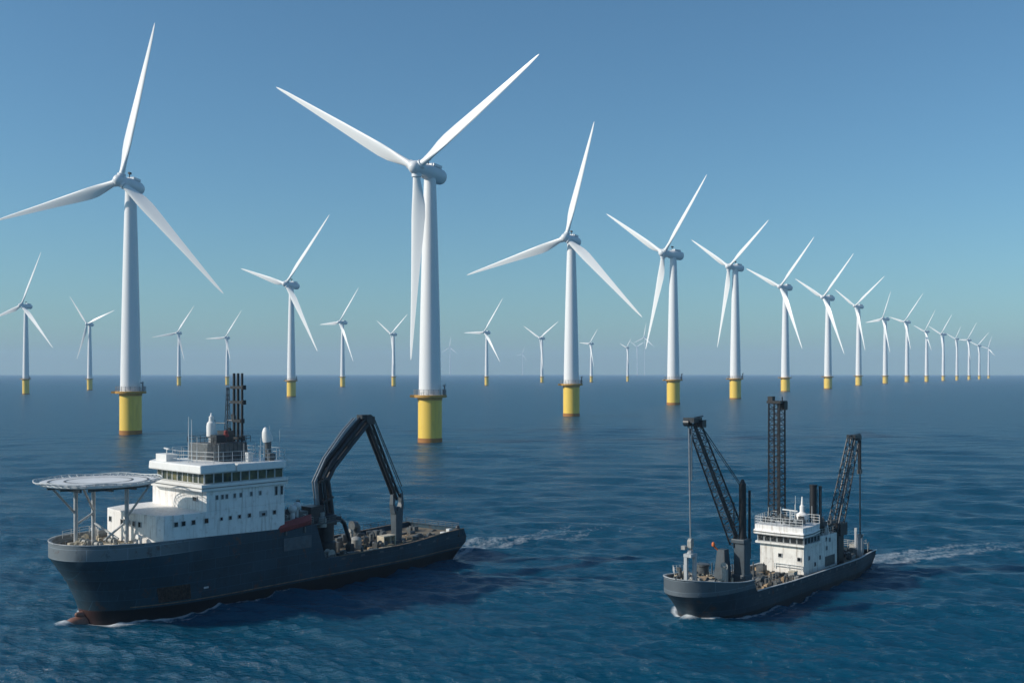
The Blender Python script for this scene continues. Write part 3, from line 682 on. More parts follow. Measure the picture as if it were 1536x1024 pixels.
    P("roof_railing", MB().rail([(22.0, -5, z), (17.8, -4, z), (17.2, 1, z), (18.4, 9.2, z), (33.2, 9.6, z), (33.2, -8.5, z), (22, -8.5, z)], 2.1, 3, 1.7, .035), 'rail', ra)
    P("roof_locker", bevel_box((17.6, -3.6, z + .7), (2.2, 3.2, 1.4)), 'roofwhite', ra)
    rd = MB().tube((17.4, -3.2, z + 1.4), (17.4, -3.2, z + 2.2), .1).box((17.4, -3.2, z + 2.3), (.3, 3.4, .22), R(20)); P("radar_scanner", rd, 'rail', ra)
    for y, h in ((2.3, 8.0), (3.2, 7.6), (4.8, 4.6)):
        P("whip_antenna", MB().tube((18.1, y, z), (18.1, y, z + h), .12 if h > 5 else .05, .05, 6), 'rail', ra)
    for t, y, h in ((24.5, 9.3, 3.4), (28, 9.4, 4.2), (33, 8.4, 5.4), (33.4, 5, 6), (31, 4, 3), (29, 9, 3.2), (20.5, 7.6, 3.2)):
        P("whip_antenna", MB().tube((t, y, z), (t, y, z + h), .06, .03, 6), 'rail', rb)
    # mast house, radome and triple mast
    mh = P("mast_house", MB().prism([(21.6, -3.2), (21.6, 2.6), (23.0, 4.4), (29.4, 4.2), (29.4, -3.2)], z - .05, z + 3.2, .06), 'machine', root, smooth=False); bevel(mh, .15)
    dt = MB()
    for k in range(9): dt.tube((21.4 + k * .9, 4.6, z), (21.4 + k * .9, 4.3, z + 3.5), .06, .06, 5)
    dt.rail([(21.6, 4.6, z + 3.3), (29.6, 4.4, z + 3.3), (29.6, -3.2, z + 3.3), (21.6, -3.2, z + 3.3), (21.6, 4.6, z + 3.3)], 1.0, 2, 1.2, .04)
    dt.box((24.5, 2, z + 3.9), (2.2, 1.8, 1.4)); dt.box((27, .5, z + 4.2), (1.6, 2.6, 2.0))
    P("mast_house_fittings", dt, 'dark', mh)
    P("radome", MB().lathe([(.7, 0), (.82, .12), (.84, 1.9), (.74, 2.5), (.45, 2.8), (.40, 3.2), (.42, 3.6), (.2, 3.75), (.06, 4.3)], 20, (24, .5, z + 4.2)).tube((24, .5, z + 3), (24, .5, z + 4.3), .45), 'roofwhite', mh)
    P("signal_light", MB().lathe([(.3, 0), (.55, .1), (.55, .5), (.4, .6), (.4, 1.1), (.2, 1.3)], 14, (25.6, 2.6, z + 4.1)).tube((25.6, 2.6, z + 3), (25.6, 2.6, z + 4.2), .2), 'red', mh)
    ms = P("mast", MB().tube((30, -1.0, z), (30, -1.0, 39.9), .28, .25, 10), 'darker', root)
    P("mast_pole", MB().tube((30, .2, z + 1), (30, .2, 39.9), .28, .25, 10), 'darker', ms)
    P("mast_pole", MB().tube((30, 1.4, z + 1.5), (30, 1.4, 39.9), .25, .22, 10), 'darker', ms)
    for zz, w_ in ((37.3, 3.6), (34.6, 3.6), (31.2, 2.6), (28.0, 3.0)):
        P("mast_bracket", MB().box((30, .2, zz), (.9, w_, .5)).box((30, .2 + w_ / 2 - .1, zz), (.7, .5, .8)), 'darker', ms)
    P("ladder_mast", MB().truss((29.6, -2.6, z), (29.8, -2.6, 37.3), 1.0, .35, 14, .06, .035).tube((29.6, -1.8, 34.6), (29.8, -.8, 34.6), .08).tube((29.6, -2.4, 31.2), (29.8, -.8, 31.2), .1), 'dark', ms)
    eq = Bits()
    for k in range(10): eq.box((29.8 + random.uniform(-.6, .6), random.uniform(-2.4, 1.0), random.uniform(z, 32)), (random.uniform(.4, .9), random.uniform(.4, 1.0), random.uniform(.5, 1.3)))
    bits(ms, "mast_equipment", 'dark', eq)
    P("yardarm", MB().tube((27.5, -3.6, 30.8), (27.8, -.6, 30.8), .08).tube((27.6, -3.5, 27), (27.6, -3.5, 31.4), .07), 'dark', ms)
    cw = P("satellite_cowl", MB().lathe([(.9, 0), (.95, .3), (.9, 1.0), (.72, 1.8), (.4, 2.4), (.12, 2.6)], 16, (31, 7.6, 27.7), (-.25, 0, 1)), 'roofwhite', root)
    P("cowl_pedestal", MB().tube((31, 7.6, z - .1), (31, 7.6, 27.9), .55, .6, 14).box((31, 8.4, z + .6), (1.0, .7, 1.3)).box((32.2, 7.2, z + .5), (.9, .9, 1.0)), 'machine', cw)
    P("roof_locker", bevel_box((27.0, 7.4, z + .8), (1.0, .9, 1.6)), 'rail', rb)
    # helideck
    hc = Vector((2.6, 0.2, 22.4)); Rd = 8.95
    hd = P("helideck", MB().lathe([(Rd * .6, -.65), (Rd - .25, -.5), (Rd, -.35), (Rd, 0), (Rd - .3, .04), (Rd - .6, 0), (.01, .06)], 56, hc), 'pad', root)
    ring = MB()
    for rr in (Rd - 1.3, Rd * .58):
        vs_ = []; n = 64
        for i in range(n):
            a = 2 * math.pi * i / n
            for q in (rr - .16, rr + .16): vs_.append((hc.x + q * math.cos(a), hc.y + q * math.sin(a), hc.z + .075))
        ring.add(vs_, [(2 * i, 2 * i + 1, (2 * i + 3) % (2 * n), (2 * i + 2) % (2 * n)) for i in range(n)])
    P("deck_ring_marking", ring, 'machine', hd, smooth=False)
    nt_ = MB(); n = 44
    for i in range(n):
        a = 2 * math.pi * i / n; b = 2 * math.pi * (i + 1) / n
        def q(r_, a_, z_): return (hc.x + r_ * math.cos(a_), hc.y + r_ * math.sin(a_), hc.z + z_ + .10 * math.sin(a_ * 7))
        nt_.tube(q(Rd - .1, a, -.2), q(Rd + .9, a, .28), .07, .07, 5); nt_.tube(q(Rd + .9, a, .28), q(Rd + .9, b, .28), .09, .09, 5)
        nt_.tube(q(Rd + .6, a, .04), q(Rd + .6, b, .04), .05, .05, 5); nt_.tube(q(Rd - .1, a, -.2), q(Rd + .9, b, .28), .04, .04, 4)
    P("safety_net", nt_, 'rail', hd)
    bm_ = MB()
    for k in (-6, -2, 2, 6):
        hw_ = math.sqrt(63 - k * k)
        bm_.box((hc.x + k, hc.y, hc.z - .85), (.35, 2 * hw_, .6)); bm_.box((hc.x, hc.y + k, hc.z - .8), (2 * hw_, .3, .5))
    P("support_frame", bm_, 'machine', hd)
    pil = HELI_PILLARS
    for (t, y) in pil:
        P("pillar", MB().tube((t, y, 11.5), (t, y, hc.z - .7), .33, .33, 14).tube((t, y, 11.5), (t, y, 12.0), .5, .5, 14), 'lightsteel', hd)
    for a, b in HELI_BRACES: P("brace", MB().tube(a, b, .19, .19, 10), 'lightsteel', hd)
    # foredeck gear
    for t, y in ((1.2, 2.2), (1.2, -1.6), (4.6, .5)): winch(root, t, y, 11.8, .8, 'machine_light')
    bollards(root, -1.6, 2.6, 11.8); bollards(root, 3.0, 6.4, 11.8); bollards(root, -1.8, -2.8, 11.8)
    fg = Bits()
    for k in range(34):
        t = random.uniform(-1.5, 7.0); y = random.uniform(-1, 1) * min(8.0, 3.2 + (t + 2) * .8)
        fg.box((t, y, 11.75 + .2), (random.uniform(.3, 1.2), random.uniform(.3, 1.0), random.uniform(.3, 1.2)), random.uniform(0, 3))
    for k in range(7): fg.path([(random.uniform(-1, 6), random.uniform(-5, 6), 12.0), (random.uniform(0, 7), random.uniform(-5, 7), 12.05)], .09, 6)
    bits(root, "deck_fitting", 'cream', fg)
    vent(root, 6.2, -7.0, 11.7, 1.6, .35, 'white'); vent(root, 6.9, 5.4, 11.7, 1.4, .3, 'white')
    P("foredeck_railing", MB().rail([(0, -6.6, 12.6), (4, -8.4, 12.6), (8, -9.3, 12.6)], 1.2, 3, 1.5, .04), 'rail', root)
    # deck aft of the bridge
    P("crane_cab", MB().box((43.8, 4.6, 13.0), (3.0, 2.8, 2.6)).box((43.8, 4.6, 14.5), (3.4, 3.2, .3)), 'dark', root, smooth=False)
    P("engine_box", MB().box((40.0, 5.0, 12.6), (2.4, 3.0, 3.0)).tube((39.5, 5.6, 14), (39.5, 5.6, 16.2), .35).tube((40.6, 4.2, 14), (40.6, 4.2, 15.4), .3), 'machine', root)
    P("slewing_motor", MB().lathe([(.9, 0), (.9, 1.6), (.5, 2.0), (.5, 2.8)], 14, (45.0, 6.0, 10.6)), 'machine_light', root)
    P("service_platform", MB().box((45.5, 4.4, 11.4), (7.0, 5.2, .25)).rail([(42, 6.9, 11.5), (49, 6.9, 11.5)], 1.2, 3, 1.2, .05), 'machine', root)
    for t, y in ((35.0, 3.5), (37.6, 6.6), (38.4, 1.0)): winch(root, t, y, 11.1, 1.2)
    for t, y, z_ in ((36.6, 7.6, 15.0), (38.8, 6.2, 15.2)):
        P("deck_radome", MB().ball((t, y, z_), .8).tube((t, y, 11.0), (t, y, z_ - .6), .4), 'rail', root)
    mg = Bits()
    for k in range(34):
        mg.box((random.uniform(33.8, 39.8), random.uniform(-7, 9.0), 11.1 + random.uniform(.3, 2.6)), (random.uniform(.5, 1.8), random.uniform(.5, 1.6), random.uniform(.5, 1.8)), random.uniform(0, 3))
    for k in range(12):
        t, y = random.uniform(34, 39.5), random.uniform(-4, 9); mg.tube((t, y, 11), (t + random.uniform(-.5, .5), y, 11 + random.uniform(2.5, 4.6)), .1, .1, 6)
    bits(root, "deck_machine", 'machine', mg)
    mg = Bits()
    for k in range(14):
        mg.box((random.uniform(34, 40), random.uniform(2, 9.2), 11.3 + random.uniform(.2, 2.4)), (random.uniform(.3, 1.0), random.uniform(.3, 1.0), random.uniform(.3, .8)), random.uniform(0, 3))
    bits(root, "deck_locker", 'machine_light', mg)
    P("side_railing", MB().rail([(33.2, 9.4, 12.0), (40.0, 9.4, 12.0), (40.2, -9, 12.0)], 1.3, 3, 1.5, .04), 'machine_light', root)
    # crane: pedestal with a cranked boom of bundled tubes, knuckle, and a long jib down to a forked post
    cy = 3.0
    cr = P("crane", MB().lathe([(2.1, 4.6), (2.1, 7.0), (1.7, 7.4), (1.7, 11.0), (2.2, 11.4), (2.2, 12.3), (1.5, 12.6)], 24, (48.4, cy, 0)).box((47.6, cy, 11.2), (4.4, 3.6, 1.6)).box((46.0, cy + .6, 12.2), (2.2, 2.2, 2.2)), 'dark', root)
    def bundle(name, pts, offs, mk, par):
        b = MB()
        for (dt_, dy_, r_) in offs:
            pp = [Vector((p[0] + dt_ * p[3], p[1] + dy_, p[2] - dt_ * p[4])) for p in pts]
            b.path(pp, r_, 10)
            for q_ in pp[1:-1]: b.ball(q_, r_ * 1.02, 10)
        return P(name, b, mk, par)
    bp_ = [(48.8, cy, 11.5, 1, .0), (48.2, cy, 15.4, 1, .0), (47.6, cy, 19.4, .9, .35), (49.4, cy, 22.2, .8, .6), (54.2, cy, 26.6, .75, .65), (58.8, cy, 30.7, .75, .65)]
    bundle("boom", bp_, [(1.05, .5, .5), (1.05, -.5, .5), (-.2, .55, .34), (-.2, -.55, .34), (-1.0, 0, .3)], 'dark', cr)
    bundle("hydraulic_cylinder", [(46.4, cy, 13.0, 1, 0), (45.5, cy, 19.0, 1, .2), (48.2, cy, 23.4, .8, .5), (53.2, cy, 28.6, .75, .65), (56.0, cy, 30.9, .75, .65)], [(0, .35, .17), (0, -.35, .17), (.7, 0, .13)], 'steel', cr)
    for p in bp_[1:-1]: P("boom_clamp", MB().box((p[0] + .2, cy, p[2] - .1), (2.9, 1.9, .35), 0, R(-18 if p[2] < 21 else -45)), 'dark', cr)
    P("knuckle", MB().lathe([(.95, -1.1), (.95, 1.1)], 18, (59.3, cy, 30.6), (0, 1, 0)).box((58.6, cy, 31.1), (2.4, 1.6, .8)).box((60.2, cy, 30.3), (1.5, 1.5, 1.6)), 'dark', cr)
    jib = MB()
    for (a, b, r0, r1) in (((59.2, .5, 29.9), (67.5, .5, 13.6), .42, .34), ((59.2, -.5, 29.9), (67.5, -.5, 13.6), .42, .34), ((60.6, .0, 30.2), (68.7, .0, 14.0), .3, .22), ((61.2, .45, 30.4), (69.0, .4, 16.2), .12, .1)):
        jib.tube((a[0], cy + a[1], a[2]), (b[0], cy + b[1], b[2]), r0, r1, 10)
    for k in range(1, 8):
        f = k / 8; t = 59.6 + 8.4 * f; z_ = 29.9 - 16.2 * f; jib.box((t + .3, cy, z_), (1.4, 1.3, .16), 0, R(60))
    P("jib", jib, 'dark', cr)
    P("hoist_cable", MB().tube((60.4, cy + .6, 31.0), (69.4, cy + .3, 14.6), .08, .08, 6).tube((60.3, cy - .6, 31.0), (69.0, cy - .4, 14.8), .07, .07, 6), 'darker', cr)
    P("grab_hose", MB().path([(48.9, cy + 1.6, 11.8), (50.2, cy + 2.0, 11.7), (51.4, cy + 2.1, 10.6), (52.2, cy + 2.1, 8.6), (52.9, cy + 2.0, 7.0), (52.6, cy + 2.0, 4.9)], .42, 10).box((53.0, cy + 2, 5.4), (1.2, 1.2, 1.8)), 'dark', cr)
    fk = MB().prism([(67.1, cy - .65), (67.1, cy + .65), (68.7, cy + .65), (68.7, cy - .65)], 4.4, 11.2, -.3)
    for s_ in (-1, 1):
        fk.add([(67.9 + s_ * .3, cy + k * .7, 10.6) for k in (-1, 1)] + [(67.9 + s_ * 1.15, cy + k * .7, 10.6) for k in (-1, 1)] + [(67.9 + s_ * 1.0, cy + k * .55, 12.8) for k in (-1, 1)] + [(67.9 + s_ * 1.6, cy + k * .55, 12.6) for k in (-1, 1)]
               + [(67.9 + s_ * .85, cy + k * .4, 14.8) for k in (-1, 1)] + [(67.9 + s_ * 1.45, cy + k * .4, 14.6) for k in (-1, 1)],
               [(0, 1, 5, 4), (4, 5, 9, 8), (2, 6, 7, 3), (6, 10, 11, 7), (0, 4, 6, 2), (4, 8, 10, 6), (1, 3, 7, 5), (5, 7, 11, 9), (8, 9, 11, 10)])
    fk.lathe([(.5, -.8), (.5, .8)], 14, (67.9, cy, 11.6), (0, 1, 0)).box((67.9, cy, 4.9), (3.0, 2.4, .7))
    P("boom_rest", fk, 'column', cr, smooth=False)
    # aft deck gear
    for t, y in ((56.5, -3.0), (60.5, 4.6), (44.2, 6.2)): winch(root, t, y, 4.5, 1.1, 'machine')
    vent(root, 60.6, -1.2, 4.4, 3.8, .75, 'machine'); vent(root, 58.6, -.6, 4.4, 3.2, .3, 'machine_light')
    ag = Bits()
    for k in range(96):
        t = random.uniform(43.5, 81); y = random.uniform(-7.5, 7.9); h = random.uniform(.2, 1.3) if y > 2 else random.uniform(.3, 2.0)
        ag.box((t, y, 4.5 + h / 2), (random.uniform(.4, 2.2), random.uniform(.4, 1.4), h), random.choice((0, 0, .3, 1.2)))
    for k in range(12):
        t = random.uniform(44, 76); y = random.uniform(-6, 7.4); ag.tube((t, y, 4.75), (t + random.uniform(2, 6), y + random.uniform(-.4, .4), 4.8), .16, .16, 7)
    bits(root, "deck_machine", 'machine', ag)
    ag = Bits()
    for k in range(36):
        t = random.uniform(43.5, 80); y = random.uniform(-7, 7.6); h = random.uniform(.15, .8)
        ag.box((t, y, 4.5 + h / 2), (random.uniform(.4, 3.0), random.uniform(.3, .9), h), random.choice((0, 0, .15, 1.4)))
    bits(root, "dunnage_block", 'tan', ag)
    for t, y in ((76, 7.2), (80.5, 5.4), (49.5, 7.9), (80.5, -5)): bollards(root, t, y, 4.5, 'machine_light')
    P("aft_railing", MB().rail([(69.5, -8.8, 5.8), (82, -8.2, 6.1), (82.2, 7.6, 6.2)], 1.2, 3, 1.8, .045), 'machine', root)
    P("aft_railing", MB().rail([(57, -9.2, 5.4), (67, -9, 5.6)], 1.2, 3, 1.8, .045), 'machine', root)
    P("stern_fairlead", MB().lathe([(.5, 0), (.5, 1.9), (.42, 2.2), (.2, 2.4)], 14, (81.6, 7.8, 4.6)), 'dark', root)
    P("stern_winch_housing", bevel_box((80.2, 6.6, 5.6), (1.0, .9, 1.5)).box((79.0, 6.0, 5.3), (.8, 1.2, .9)), 'rail', root, smooth=False)
    return H
def bevel_box(c, d): return MB().box(c, d)
HELI_PILLARS = [(.8, -3.8), (4.3, -4.5), (6.4, 2.2)]
HELI_BRACES = [((.8, -3.8, 16.8), (-4.0, -3.0, 21.8)), ((4.3, -4.5, 17.0), (0, -.4, 21.7)), ((4.3, -4.5, 16.6), (.8, -3.8, 15.0)), ((6.4, 2.2, 16.2), (8.0, 6.4, 21.6)),
               ((6.4, 2.2, 15.6), (4.6, -1.6, 12.2)), ((4.3, -4.5, 15.0), (5.6, 1.0, 12.6))]
H1 = ship_one()

# loose things aboard the first ship
def cargo():
    b = thing(SH1, "rescue_boat", "dark red covered boat lying on the hull edge of the support ship behind its bridge", "boat", 35.2, 9.3, 11.3)
    b.scale = (1.2, 1.1, 1.35)
    hl = MB(); n = 9; vs_ = []
    for i in range(n):
        f = i / (n - 1); t = -3.6 + 7.2 * f; wv = 1.25 * max(.02, 1 - (2 * f - 1) ** 4) ** .5 * (0.75 + .25 * f); zt = .55 + .8 * f
        for (yy, zz) in ((-wv, zt), (-wv * .8, zt - .55), (0, zt - .95), (wv * .8, zt - .55), (wv, zt), (wv * .45, zt + .45), (0, zt + .6), (-wv * .45, zt + .45)): vs_.append((t, yy, zz))
    hl.add(vs_, [(i * 8 + j, (i + 1) * 8 + j, (i + 1) * 8 + (j + 1) % 8, i * 8 + (j + 1) % 8) for i in range(n - 1) for j in range(8)] + [tuple(range(8)), tuple(range((n - 1) * 8 + 7, (n - 1) * 8 - 1, -1))])
    P("boat_hull", hl, 'red', b)
    P("cradle", MB().box((-1.8, -.1, -.12), (.3, 2.0, .5)).box((1.8, -.1, .0), (.3, 2.0, .8)), 'machine', b)
    c = thing(SH1, "deck_container", "small cream open-fronted container on the aft deck beside the crane's forked rest", "container", 63.6, 4.4, 4.5)
    P("frame", MB().box((0, 0, 2.1), (3.4, 2.0, .2)).box((-1.6, 0, 1), (.2, 2.0, 2.0)).box((1.6, 0, 1), (.2, 2.0, 2.0)).box((0, -.95, 1.0), (3.0, .1, 2.0)).box((.4, 0, 1.0), (.15, 1.8, 2.0)), 'cream', c)
    P("load", MB().box((-.7, 0, .6), (1.1, 1.2, 1.0)).box((1.0, .1, .5), (.8, 1.3, .9)), 'machine', c)
    k = thing(SH1, "timber_stack", "pale plank stack along the port edge of the aft deck below the hanging crane hose", "timber", 58.6, 7.6, 4.5)
    for i in range(3): P("plank", MB().box((i * .25, -.5 + .45 * (i % 3), .25 + .12 * i), (7.0 - i, .4, .2), R(i - 1)), 'cream', k)
    k = thing(SH1, "pipe_stack", "rusty orange-brown pipes lying on the far aft deck near the stern", "pipes", 74.0, 2.8, 4.5)
    for i in range(4): P("pipe", MB().tube((-4.6 + i * .3, -.6 + i * .45, .3 + .25 * (i % 2)), (4.4 - i * .2, -.6 + i * .45, .32 + .25 * (i % 2)), .22, .22, 10), 'tan', k)
    k = thing(SH1, "storage_tank", "upright grey machine tank with pipework amid the aft deck, left of the cream container", "tank", 57.2, 2.2, 4.5)
    P("tank_body", MB().lathe([(1.1, 0), (1.15, .2), (1.15, 1.9), (.8, 2.3), (.3, 2.5)], 18), 'machine_light', k)
    P("tank_pipe", MB().path([(.9, .5, 1.2), (1.7, .6, 1.4), (1.8, .6, 2.8), (.4, .2, 3.0), (.2, 0, 2.3)], .16, 8), 'machine', k)
    k = thing(SH1, "cable_reel", "pale cable reel standing on the aft deck just behind the forecastle drop", "reel", 46.0, 7.0, 4.5)
    P("reel", MB().lathe([(.9, -.7), (.9, -.58), (.5, -.58), (.5, .58), (.9, .58), (.9, .7)], 18, (0, 0, .95), (0, 1, 0)), 'machine_light', k)
    P("reel_stand", MB().box((0, .85, .45), (1.2, .1, .9)).box((0, -.85, .45), (1.2, .1, .9)), 'machine', k)
cargo()

# ------------------------------------------------------------------ ship 2: smaller work ship with two lattice booms and a lattice mast
def ship_two():
    root = empty("crane_ship", SH2.world(0, 0, 0), SH2.rz)
    tag(root, "smaller slate grey work ship with two lattice crane booms and a tall lattice mast", "ship")
    def zt(t0):
        if t0 < 10.4: return 7.3 - 1.4 * smooth((t0 + 1) / 11)
        if t0 > 11.2: return 3.9 - .35 * smooth((t0 - 11.2) / 15) + .1 * smooth((t0 - 50) / 14)
        return 5.9 + (3.9 - 5.9) * (t0 - 10.4) / .8
    H = Hull(6.4, 14, 11, 4.6, 4.0, zt, 65, [(-3, -4), (0, -1.0), (2.0, .4), (3.6, .6), (9, .2)], 5.3, 52, 6.2, 2.1)
    ts = [0, .12, .35, .7, 1.2, 1.8, 2.6, 3.5, 4.5, 5.8, 7.2, 8.8, 10.4, 11.2, 13, 15, 20, 25, 30, 36, 42, 48, 51, 54, 56, 58, 60, 62, 63.4, 64.4, 65]
    lv = [lambda t, z, q=q: q for q in (-3, -.6, 0, .5, .85, 1.3, 2.2, 3.0)] + [lambda t, z, f=f: 3.0 + (min(4.6, z - .12) - 3.0) * f for f in (.5, 1.0)] + [lambda t, z: z]
    hull = link("hull", H.mesh(ts, lv, .95, .28, M['hull2']), root, (-H2T, H2Y, 0))
    P("bulwark_cap", H.band([t for t in ts if t <= 10.4], 0, .12, .16, ztop=True), 'cap', hull)
    P("gunwale", H.band([t for t in ts if t >= 11.2], 0, .1, .18, ztop=True), 'lightsteel', hull)
    P("rubbing_strake", H.band([t for t in ts if t > 11], 2.2, .25, .1), 'hull2', hull)
    P("stem_guard", MB().prism([(-.5, -.25), (.9, -1.2), (.9, 1.2), (-.5, .25)], -.3, 1.2, .15), 'cream', hull)
    for i in range(16):
        t0 = 12 + i * 3.1; x, y, _ = H.pt(t0, 3.0); P("freeing_port", MB().box((x, y + .02, 3.05), (.7, .06, .4)), 'panel', hull)
    link("foredeck", H.deck([t for t in ts if t <= 10.4], .9, .28, "foredeck", M['deck']), root, (-H2T, H2Y, 0))
    link("main_deck", H.deck([t for t in ts if t >= 11.2], .9, .28, "main_deck", M['deck']), root, (-H2T, H2Y, 0))
    P("bulkhead", MB().add([(9.6, -3.4, 2.4), (9.6, 8.6, 2.4), (9.6, 8.6, 5.2), (9.6, -3.4, 5.2)], [(0, 1, 2, 3)]), 'column', root)
    zf, zm = 5.5, 2.85
    # forward crane
    cr = P("forward_crane", MB().box((9.3, 6.5, 7.2), (2.1, 2.0, 9.4)).box((9.3, 6.4, 12.1), (2.7, 2.4, .7)).box((9.3, 6.5, 5.0), (2.6, 2.5, 3.2)), 'column', root, smooth=False); bevel(cr, .12)
    P("winch_house", MB().prism([(5.6, 3.2), (5.6, 5.4), (8.0, 5.4), (8.0, 3.2)], zf - .3, 10.8, .4), 'column', cr, smooth=False)
    P("crane_spud", MB().tube((9.3, 6.6, 11), (9.3, 6.6, 21.6), .62, .6, 14).tube((9.3, 6.6, 21.6), (9.3, 6.6, 22.3), .5, .2, 14).tube((10.6, 7.2, 9), (10.6, 7.2, 20.4), .24, .22, 8).tube((8.2, 5.6, 11), (8.2, 5.6, 18.5), .12, .1, 6), 'darker', cr)
    P("spud_ladder", MB().truss((10.0, 7.6, 12), (10.0, 7.6, 20), .5, .4, 12, .05, .03), 'dark', cr)
    tip = (.9, 2.2, 32.0)
    P("boom", MB().truss((10.2, 5.4, 11.6), tip, 2.1, 1.5, 18, .15, .055).tube((10.2, 5.4, 11.6), (tip[0] + .4, tip[1] + .2, tip[2] - 1), .14, .12, 8), 'dark', cr)
    P("boom_head", MB().box((.8, 2.1, 32.3), (2.6, 2.0, .8)).lathe([(.6, -.5), (.6, .5)], 14, (-.2, 1.7, 31.9), (0, 1, 0)).box((2, 2.8, 31.7), (1.2, 1.6, 1.2)).tube((0, 1.6, 32.5), (2.6, 3, 32.9), .1), 'dark', cr)
    P("hoist_rope", MB().tube((.1, 1.8, 32), (.3, 2.0, 12.6), .13, .13, 6).tube((.5, 2.1, 32), (.4, 2.1, 22.5), .16, .16, 6), 'steel', cr)
    P("boom_stay", MB().tube((1.4, 2.6, 32.4), (9.0, 6.2, 21.8), .07, .07, 5).tube((1.6, 2.2, 32.2), (9.6, 6.6, 20.4), .06, .06, 5), 'darker', cr)
    P("hook_block", MB().box((.3, 2, 12.2), (.9, .7, 1.2)).lathe([(.5, -.3), (.5, .3)], 12, (.3, 2, 12.6), (0, 1, 0)).tube((.3, 2, 10.4), (.3, 2, 11.8), .3).box((-.4, 1.2, 11.6), (.7, .7, .6)), 'machine_light', cr)
    kp = MB().box((-.4, 1.6, 8.0), (.55, .55, 5.2)).box((.9, 2.4, 8.0), (.55, .55, 5.2)).box((.25, 2.0, 10.4), (2.0, 1.4, .5)).tube((.2, 2, 10.4), (.2, 2, 11.2), .5)
    P("king_post", kp, 'lightsteel', root, smooth=False)
    P("warning_lamp", MB().lathe([(.1, 0), (.25, .1), (.28, .5), (.2, .7), (.1, .8)], 12, (5.6, 3.2, 11.2)).tube((6.4, 3.9, 10.4), (5.6, 3.2, 11.4), .15), 'orange', root)
    # foredeck gear
    winch(root, 2.6, 4.6, zf, .8, 'machine'); winch(root, 5.2, -.6, zf, .9, 'machine'); winch(root, 2.2, 1.4, zf, .8, 'machine_light')
    P("deck_drum", MB().lathe([(1.0, 0), (1.1, .1), (1.1, 1.9), (1.25, 2.0), (1.25, 2.3), (.9, 2.4)], 18, (7.2, 0.2, zf)), 'machine', root)
    vent(root, 5.0, 5.7, zf, 2.6, .5, 'machine_light', (-.3, 0)); vent(root, 4.4, -2.4, zf, 1.4, .3, 'machine')
    fg = Bits()
    for k in range(26):
        t = random.uniform(-1.5, 7.5); y = 2 + random.uniform(-1, 1) * min(5.6, 2.0 + (t + 2) * .6); fg.box((t, y, zf + .3), (random.uniform(.3, 1.0), random.uniform(.3, 1.0), random.uniform(.3, 1.1)), random.uniform(0, 3))
    bits(root, "deck_fitting", 'cream', fg)
    P("hatch_cover", bevel_box((4.2, 1.8, zf + .35), (3.2, 3.4, .6)), 'tan', root)
    bollards(root, -2.6, 2.6, zf, 'machine_light'); bollards(root, 1.8, 6.2, zf, 'machine_light'); bollards(root, 1.4, -1.4, zf)
    P("foredeck_railing", MB().rail([(-.4, -.6, 7.0), (2.4, -2.6, 6.9), (7.5, -3.6, 6.2)], 1.0, 3, 1.4, .04), 'rail', root)
    # waist gear
    wg = Bits()
    for k in range(60):
        t = random.uniform(10.5, 32); y = random.uniform(-3, 7.6); h = random.uniform(.3, 1.5) if y < 2 else random.uniform(.2, .8); wg.box((t, y, zm + h / 2), (random.uniform(.4, 1.8), random.uniform(.4, 1.5), h), random.choice((0, .2, 1.3)))
    for k in range(14):
        t = random.uniform(11, 30); y = random.uniform(-3.5, 5.6); wg.tube((t, y, zm), (t + random.uniform(-.2, .2), y, zm + random.uniform(1.4, 4)), .12, .12, 6)
    bits(root, "deck_machine", 'machine', wg)
    wg = Bits()
    for k in range(34):
        t = random.uniform(11, 33); y = random.uniform(-3, 7.8); h = random.uniform(.15, .8); wg.box((t, y, zm + h / 2), (random.uniform(.4, 2.2), random.uniform(.3, .9), h), random.choice((0, .2, 1.4)))
    bits(root, "dunnage_block", 'tan', wg)
    P("waist_railing", MB().rail([(11, 4.2, zm), (20, 4.6, zm), (26, 4.4, zm)], 1.2, 3, 1.3, .05).rail([(12, -3.6, zm + .8), (30, -3.7, zm + .8)], 1.1, 3, 1.5, .05), 'machine_light', root)
    for t, y in ((14.5, 1.5), (19.5, 4.0), (24.5, -1.0)): winch(root, t, y, zm, 1.2)
    # deckhouse and bridge
    dk = [(33.5, 6.3), (33.5, -2.5), (38.4, -3.6), (48.4, -3.6), (48.4, 6.3)]
    dh = bevel(P("deckhouse", MB().prism(dk, zm - .2, 9.0), 'white2', root, smooth=False), .08)
    for y, z_ in ((1.6, 6.0), (5.4, 5.6)): window(dh, (33.47, y, z_), (0, 1, 0), (0, 0, 1), .65, .62)
    for t, z_ in ((35.6, 5.7), (40.4, 5.2), (43.4, 6.6), (38.2, 4.2), (44.8, 8.0), (43.2, 8.3)): window(dh, (t, 6.33, z_), (1, 0, 0), (0, 0, 1), .5, .7)
    P("door", bevel_box((45.0, 6.32, zm + 1.2), (4.4, .08, 1.9)), 'machine', dh)
    P("front_rail", MB().rail([(33.2, 0.6, 3.6), (33.2, 6.0, 3.6)], .9, 2, 2.7, .07), 'rail', dh)
    bdk = [(32.7, 6.7), (32.7, -3.1), (38.4, -4.2), (40.2, -4.2), (40.2, 6.7)]
    br = P("bridge_sill", MB().prism(bdk, 8.0, 8.35), 'white2', root, smooth=False)
    gl = [(33.1, 6.45), (33.1, -2.75), (38.5, -3.9), (40, -3.9), (40, 6.45)]
    wh = P("wheelhouse", MB().prism([(t + .1 if t < 39.5 else t - .1, y * .97) for t, y in gl], 8.3, 9.75), 'machine', root, smooth=False)
